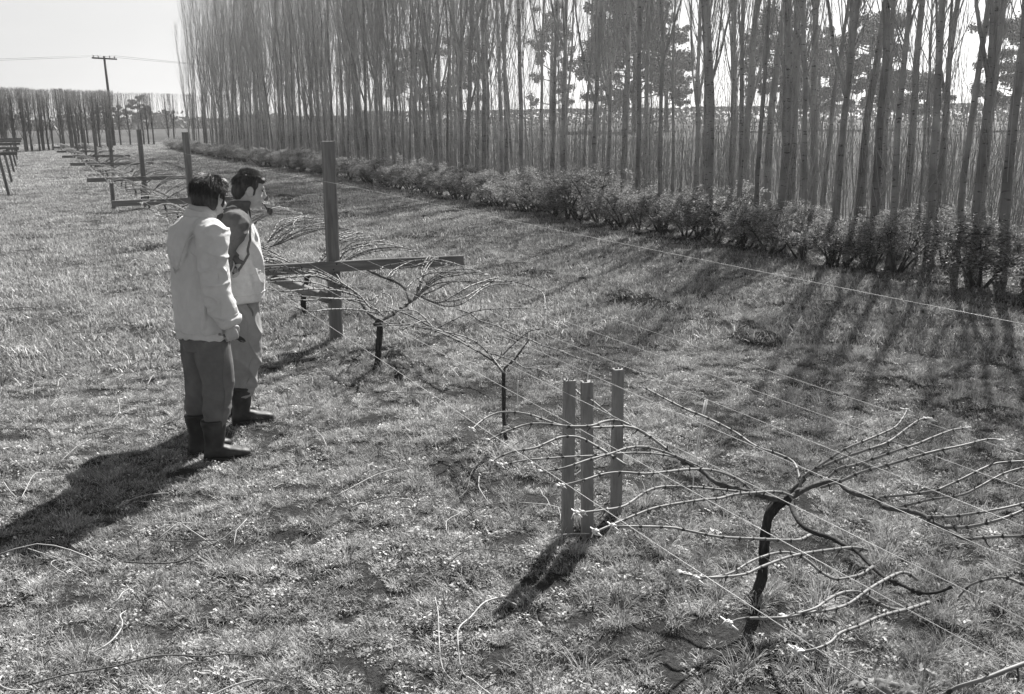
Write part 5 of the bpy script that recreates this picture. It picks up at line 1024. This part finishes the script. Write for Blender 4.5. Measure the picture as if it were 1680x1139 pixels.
# --- right man: profile, pipe in the mouth, pale zipped body warmer over dark sleeves, hand in the pocket
def man_right():
    e = person(G(1.195, 6.88), math.radians(3), 'man in profile smoking a pipe, pale zipped waistcoat over dark sleeves, hand at his pocket')
    hp = Vector((.132, 0, 1.605)); HM = Matrix.Translation(hp) @ Matrix.Rotation(math.radians(-6), 4, 'Z') @ Matrix.Rotation(math.radians(13), 4, 'Y')
    sh, el, wr = Vector((-.03, -.20, 1.42)), Vector((-.17, -.25, 1.18)), Vector((-.05, -.195, 1.085))
    shl, ell, wrl = Vector((-.02, .20, 1.42)), Vector((-.08, .26, 1.15)), Vector((.06, .24, 1.0))
    feet = [(-.05, -.095, math.radians(-8)), (-.12, .10, math.radians(10))]
    kn = [Vector((.015, -.095, .50)), Vector((-.035, .10, .50))]
    B = MB(); head(B, HM)
    limb(B, [HM @ Vector((-.02, 0, -.03)), Vector((.075, 0, 1.53)), Vector((.005, 0, 1.43))], [.06, .058, .075], 14)
    sect(B, [(.84, 0, 0, .11, .16), (1.05, 0, 0, .11, .145), (1.3, -.01, 0, .11, .165), (1.42, -.015, 0, .085, .15), (1.48, -.015, 0, .06, .08)])
    limb(B, [sh, el, wr], [.05, .044, .030], 12); limb(B, [shl, ell, wrl], [.05, .042, .027], 12)
    hand(B, wr, (.42, .5, -.8), (-.05, 1, .1), (.9, .05, .42), (.25, .45, .4)); hand(B, wrl, (.5, -.2, -.8), (-.1, -1, 0), (.85, -.1, .5), (.3, .4, .3))
    for k, f in zip(kn, feet): limb(B, [(0, f[1]*.95, .9), k, (f[0], f[1], .06)], [.085, .055, .04], 12)
    fuse(B, .0052, 'body', SKIN, e, 4, .45)
    H = MB()
    def hb(c, r): H.ball(HM @ Vector(c), r, HM.to_3x3(), 16, 12)
    hb((-.03, 0, .052), (.096, .084, .084)); hb((.018, -.005, .092), (.080, .066, .036)); hb((.066, -.006, .090), (.032, .052, .022)); hb((-.065, 0, .0), (.058, .076, .072)); hb((-.062, 0, -.05), (.040, .058, .035))
    for s in (-1, 1): hb((.0, s*.064, .05), (.045, .022, .038)); hb((.022, s*.068, .01), (.010, .010, .034))
    fuse(H, .006, 'hair', HAIR, e, 4, .5, lambda co, no: .0025*noisev(co, 28, 7, (.6, 1, 1))+.002*noisev(co, 85, 5, (.3, 1, 1)))
    Rh = random.Random(14); st = MB()
    for _ in range(1100):
        an = Rh.uniform(0, 6.28); e_ = Rh.uniform(.05, 1.5); v = Vector((math.cos(an)*math.cos(e_), math.sin(an)*math.cos(e_), math.sin(e_)))
        if v.x > .5 and v.z < .5: continue
        p0 = Vector((-.015, 0, .055))+Vector((v.x*.102, v.y*.086, v.z*.09)); dn = Vector((.75, .25*v.y, .25)) if v.z > .5 else Vector((-.5, 0, -.75)); q = [p0]
        for k in range(3): q.append(q[-1]+(dn-v*dn.dot(v)*.9).normalized()*Rh.uniform(.010, .018)+v*Rh.uniform(-.002, .006))
        st.tube([HM @ a for a in q], [.0008, .0009, .0008, .0004], 3, cap=False)
    st.build('hair', HAIR, e)
    for s in (-1, 1):
        b = MB(); b.tube([HM @ Vector(q) for q in ((.088, s*.016, .046), (.087, s*.030, .052), (.074, s*.046, .047))], [.003, .0042, .002], 6); b.build('eyebrow', HAIR, e)
        b = MB(); b.ball(HM @ Vector((.082, s*.031, .024)), (.008, .012, .0062), HM.to_3x3(), 10, 8); b.build('eye', DARK, e)
    # pale body warmer
    V = MB()
    sect(V, [(.865, .01, 0, .150, .200), (.885, .01, 0, .158, .206), (.92, .012, 0, .162, .206), (1.02, .018, 0, .168, .202), (1.15, .016, 0, .164, .198), (1.28, .006, 0, .155, .198), (1.37, -.006, 0, .138, .182), (1.43, .0, 0, .112, .15), (1.48, .022, 0, .085, .10), (1.515, .042, 0, .072, .078)], 2.4, 36)
    for (a, b_, c) in (((.10, -.15, 1.22), (.13, -.14, 1.08), (.14, -.12, .93)), ((.02, -.20, 1.12), (.05, -.2, 1.0), (.07, -.195, .9))): V.tube([a, b_, c], [.005, .012, .006], 8)
    def wv(co, no): return .011*crease(co, 5.5, 7, (1.2, 1.2, .6))+ .006*noisev(co, 8, 5, (1, 1, .5))+.004*ridge(co, 10, 3, (1, 1, .8))+.001*noisev(co, 60, 2)
    v = fuse(V, .0065, 'waistcoat', JER, e, 6, .5, wv)
    z = MB(); zp = [(.118, -.004, 1.50), (.125, -.004, 1.42), (.150, -.004, 1.32), (.174, -.004, 1.2), (.186, -.004, 1.08), (.181, -.004, .97), (.170, -.004, .872)]
    z.tube(smooth_path(zp, 3), .0085, 6); z.build('zip', DARK, v)
    pk = MB(); pk.tube(smooth_path([(.06, -.199, 1.06), (.10, -.184, 1.075), (.13, -.165, 1.08)], 3), .0035, 5); pk.build('pocket_edge', COLL, v)
    # dark wool: sleeves, shoulders, back yoke and stand collar
    S = MB()
    limb(S, [Vector((-.03, -.11, 1.415)), sh+Vector((0, 0, -.008)), sh.lerp(el, .5), el, el.lerp(wr, .5)], [.092, .092, .084, .074, .060], 18)
    limb(S, [Vector((-.03, .11, 1.415)), shl, shl.lerp(ell, .5), ell, ell.lerp(wrl, .55), wrl], [.092, .09, .082, .07, .06, .048], 18)
    sect(S, [(1.14, -.045, 0, .115, .192), (1.24, -.05, 0, .118, .198), (1.33, -.045, 0, .115, .192), (1.41, -.028, 0, .100, .165), (1.455, -.008, 0, .088, .12), (1.50, .034, 0, .080, .088), (1.545, .068, 0, .071, .074)], 2.4, 32)
    S.tube([(-.09, -.16, 1.24), (-.06, -.20, 1.18), (.0, -.205, 1.15)], [.008, .016, .008], 8)
    s_ = fuse(S, .0065, 'sweater', SHIRT, e, 6, .5, lambda co, no: .009*crease(co, 7, 2, (1, 1, 1.1))+.005*noisev(co, 9, 1, (1, 1, .7))+.005*ridge(co, 11, 4, (1, 1, 1.2)))
    seam(v, [(.10, -.075, 1.50), (.095, -.14, 1.41), (.075, -.20, 1.32), (.05, -.24, 1.24), (.015, -.25, 1.16), (-.03, -.25, 1.10), (-.08, -.25, 1.07)], .0085, SHIRT, 'armhole_trim', n=6)
    seam(v, ring_pts((0.01, 0, .925), (0, 0, 1), .25, 26), .003, JER, 'hem_band', True)
    seam(v, [(.07, -.3, 1.03), (.10, -.3, 1.0), (.115, -.3, .96)], .003, JER, 'pocket_edge')
    cf = MB(); a, b_ = el.lerp(wr, .40), el.lerp(wr, .62); cf.tube([a, a.lerp(b_, .5), b_], [.058, .061, .054], 16); cf.build('cuff', COLL, s_)
    w = MB(); a, b_ = wr-(wr-el).normalized()*.045, wr-(wr-el).normalized()*.024; w.tube([a, b_], [.0385, .0375], 16); ws = w.build('wristwatch', DARK, e)
    nn = ((wr-el).normalized()).cross(Vector((0, 0, 1))).normalized(); nn = nn if nn.y < 0 else -nn
    c = a.lerp(b_, .5)+nn*.034; MB().tube([c, c+nn*.010], [.017, .016], 14).build('dial', STEEL, ws)
    T = MB(); sect(T, [(.72, 0, 0, .12, .155), (.82, .005, 0, .132, .17), (.95, .01, 0, .132, .165)], 2.3)
    for k, f in zip(kn, feet):
        rows = []
        for (z_, r) in ((.88, .098), (.76, .108), (.62, .106), (.50, .099), (.42, .094), (.36, .086), (.31, .082), (.275, .076), (.24, .066), (.20, .055)):
            c = (Vector((.005, f[1]*.82, .88)).lerp(k, (.88-z_)/.38) if z_ > .5 else k.lerp(Vector((f[0], f[1], .12)), (.5-z_)/.38)); rows.append((z_, c.x, c.y, r*1.02, r*.92))
        sect(T, rows, 2.2, 24)
    def wt(co, no):
        low = np.clip((.46-co[:, 2])/.12, 0, 1); k2 = np.exp(-((co[:, 2]-.5)/.07)**2)
        return .013*crease(co, 6, 8, (1.2, 1.2, .7))+.007*noisev(co, 7, 9, (1, 1, .5))+.007*ridge(co, 8, 5, (1, 1, 2.4))*(low*.8+.5*k2)-.003*low
    t = fuse(T, .0065, 'trousers', TRO2, e, 5, .5, wt)
    seam(t, [(.0, -.3, .85), (.01, -.3, .6), (.01, -.3, .45), (-.03, -.3, .3)], .0022, TRO2)
    pk = MB(); pk.tube(smooth_path([(.02, -.186, .86), (.05, -.182, .80), (.045, -.18, .75)], 3), .006, 6); pk.build('pocket_edge', TRO1, t)
    boots(e, feet, .268, None)
    return e, HM
MR, MH = man_right()
def pipe():
    M = Matrix.Translation(MR.location) @ Matrix.Rotation(MR.rotation_euler.z, 4, 'Z') @ MH
    o = M @ Vector((.098, -.012, -.060)); e = empty('tobacco_pipe', o, 'dark curved tobacco pipe held in the right man\'s mouth', 'pipe')
    R3 = M.to_3x3(); f = R3 @ Vector((.94, -.16, -.10)); f.normalize(); dn = Vector((0, 0, -1))
    MB().tube(smooth_path([-f*.012, f*.008+dn*.004, f*.020+dn*.018, f*.032+dn*.036], 3), [.0045]*4+[.005]*3+[.0065]*3, 8).build('stem', DARK, e)
    c = f*.046+dn*.042; prof = ((-.026, .006), (-.024, .014), (-.012, .020), (.004, .0205), (.018, .0185), (.024, .0165), (.024, .011), (.006, .010), (.004, .0005)); b = MB(); rings = []
    ax = (Vector((0, 0, 1))+f*.22).normalized(); s1 = ax.orthogonal().normalized(); s2 = ax.cross(s1)
    for (h, r) in prof: rings.append([c+ax*h+s1*math.cos(a)*r+s2*math.sin(a)*r for a in [2*math.pi*i/18 for i in range(18)]])
    b.loft(rings); b.build('bowl', BRIAR, e)
pipe()

# ------------------------------------------------------------------ thin hazy air
hm = bpy.data.materials.new('haze_air'); hm.use_nodes = True; t = hm.node_tree; t.nodes.clear()
v = t.nodes.new('ShaderNodeVolumePrincipled'); v.inputs['Color'].default_value = (1, 1, 1, 1); v.inputs['Density'].default_value = .0005; v.inputs['Anisotropy'].default_value = .55
o = t.nodes.new('ShaderNodeOutputMaterial'); t.links.new(v.outputs[0], o.inputs['Volume'])
hz = MB().box((200, 675, 14), (2230, 1690, 32)).build('haze', hm, smooth=False); tag(hz, kind='stuff')
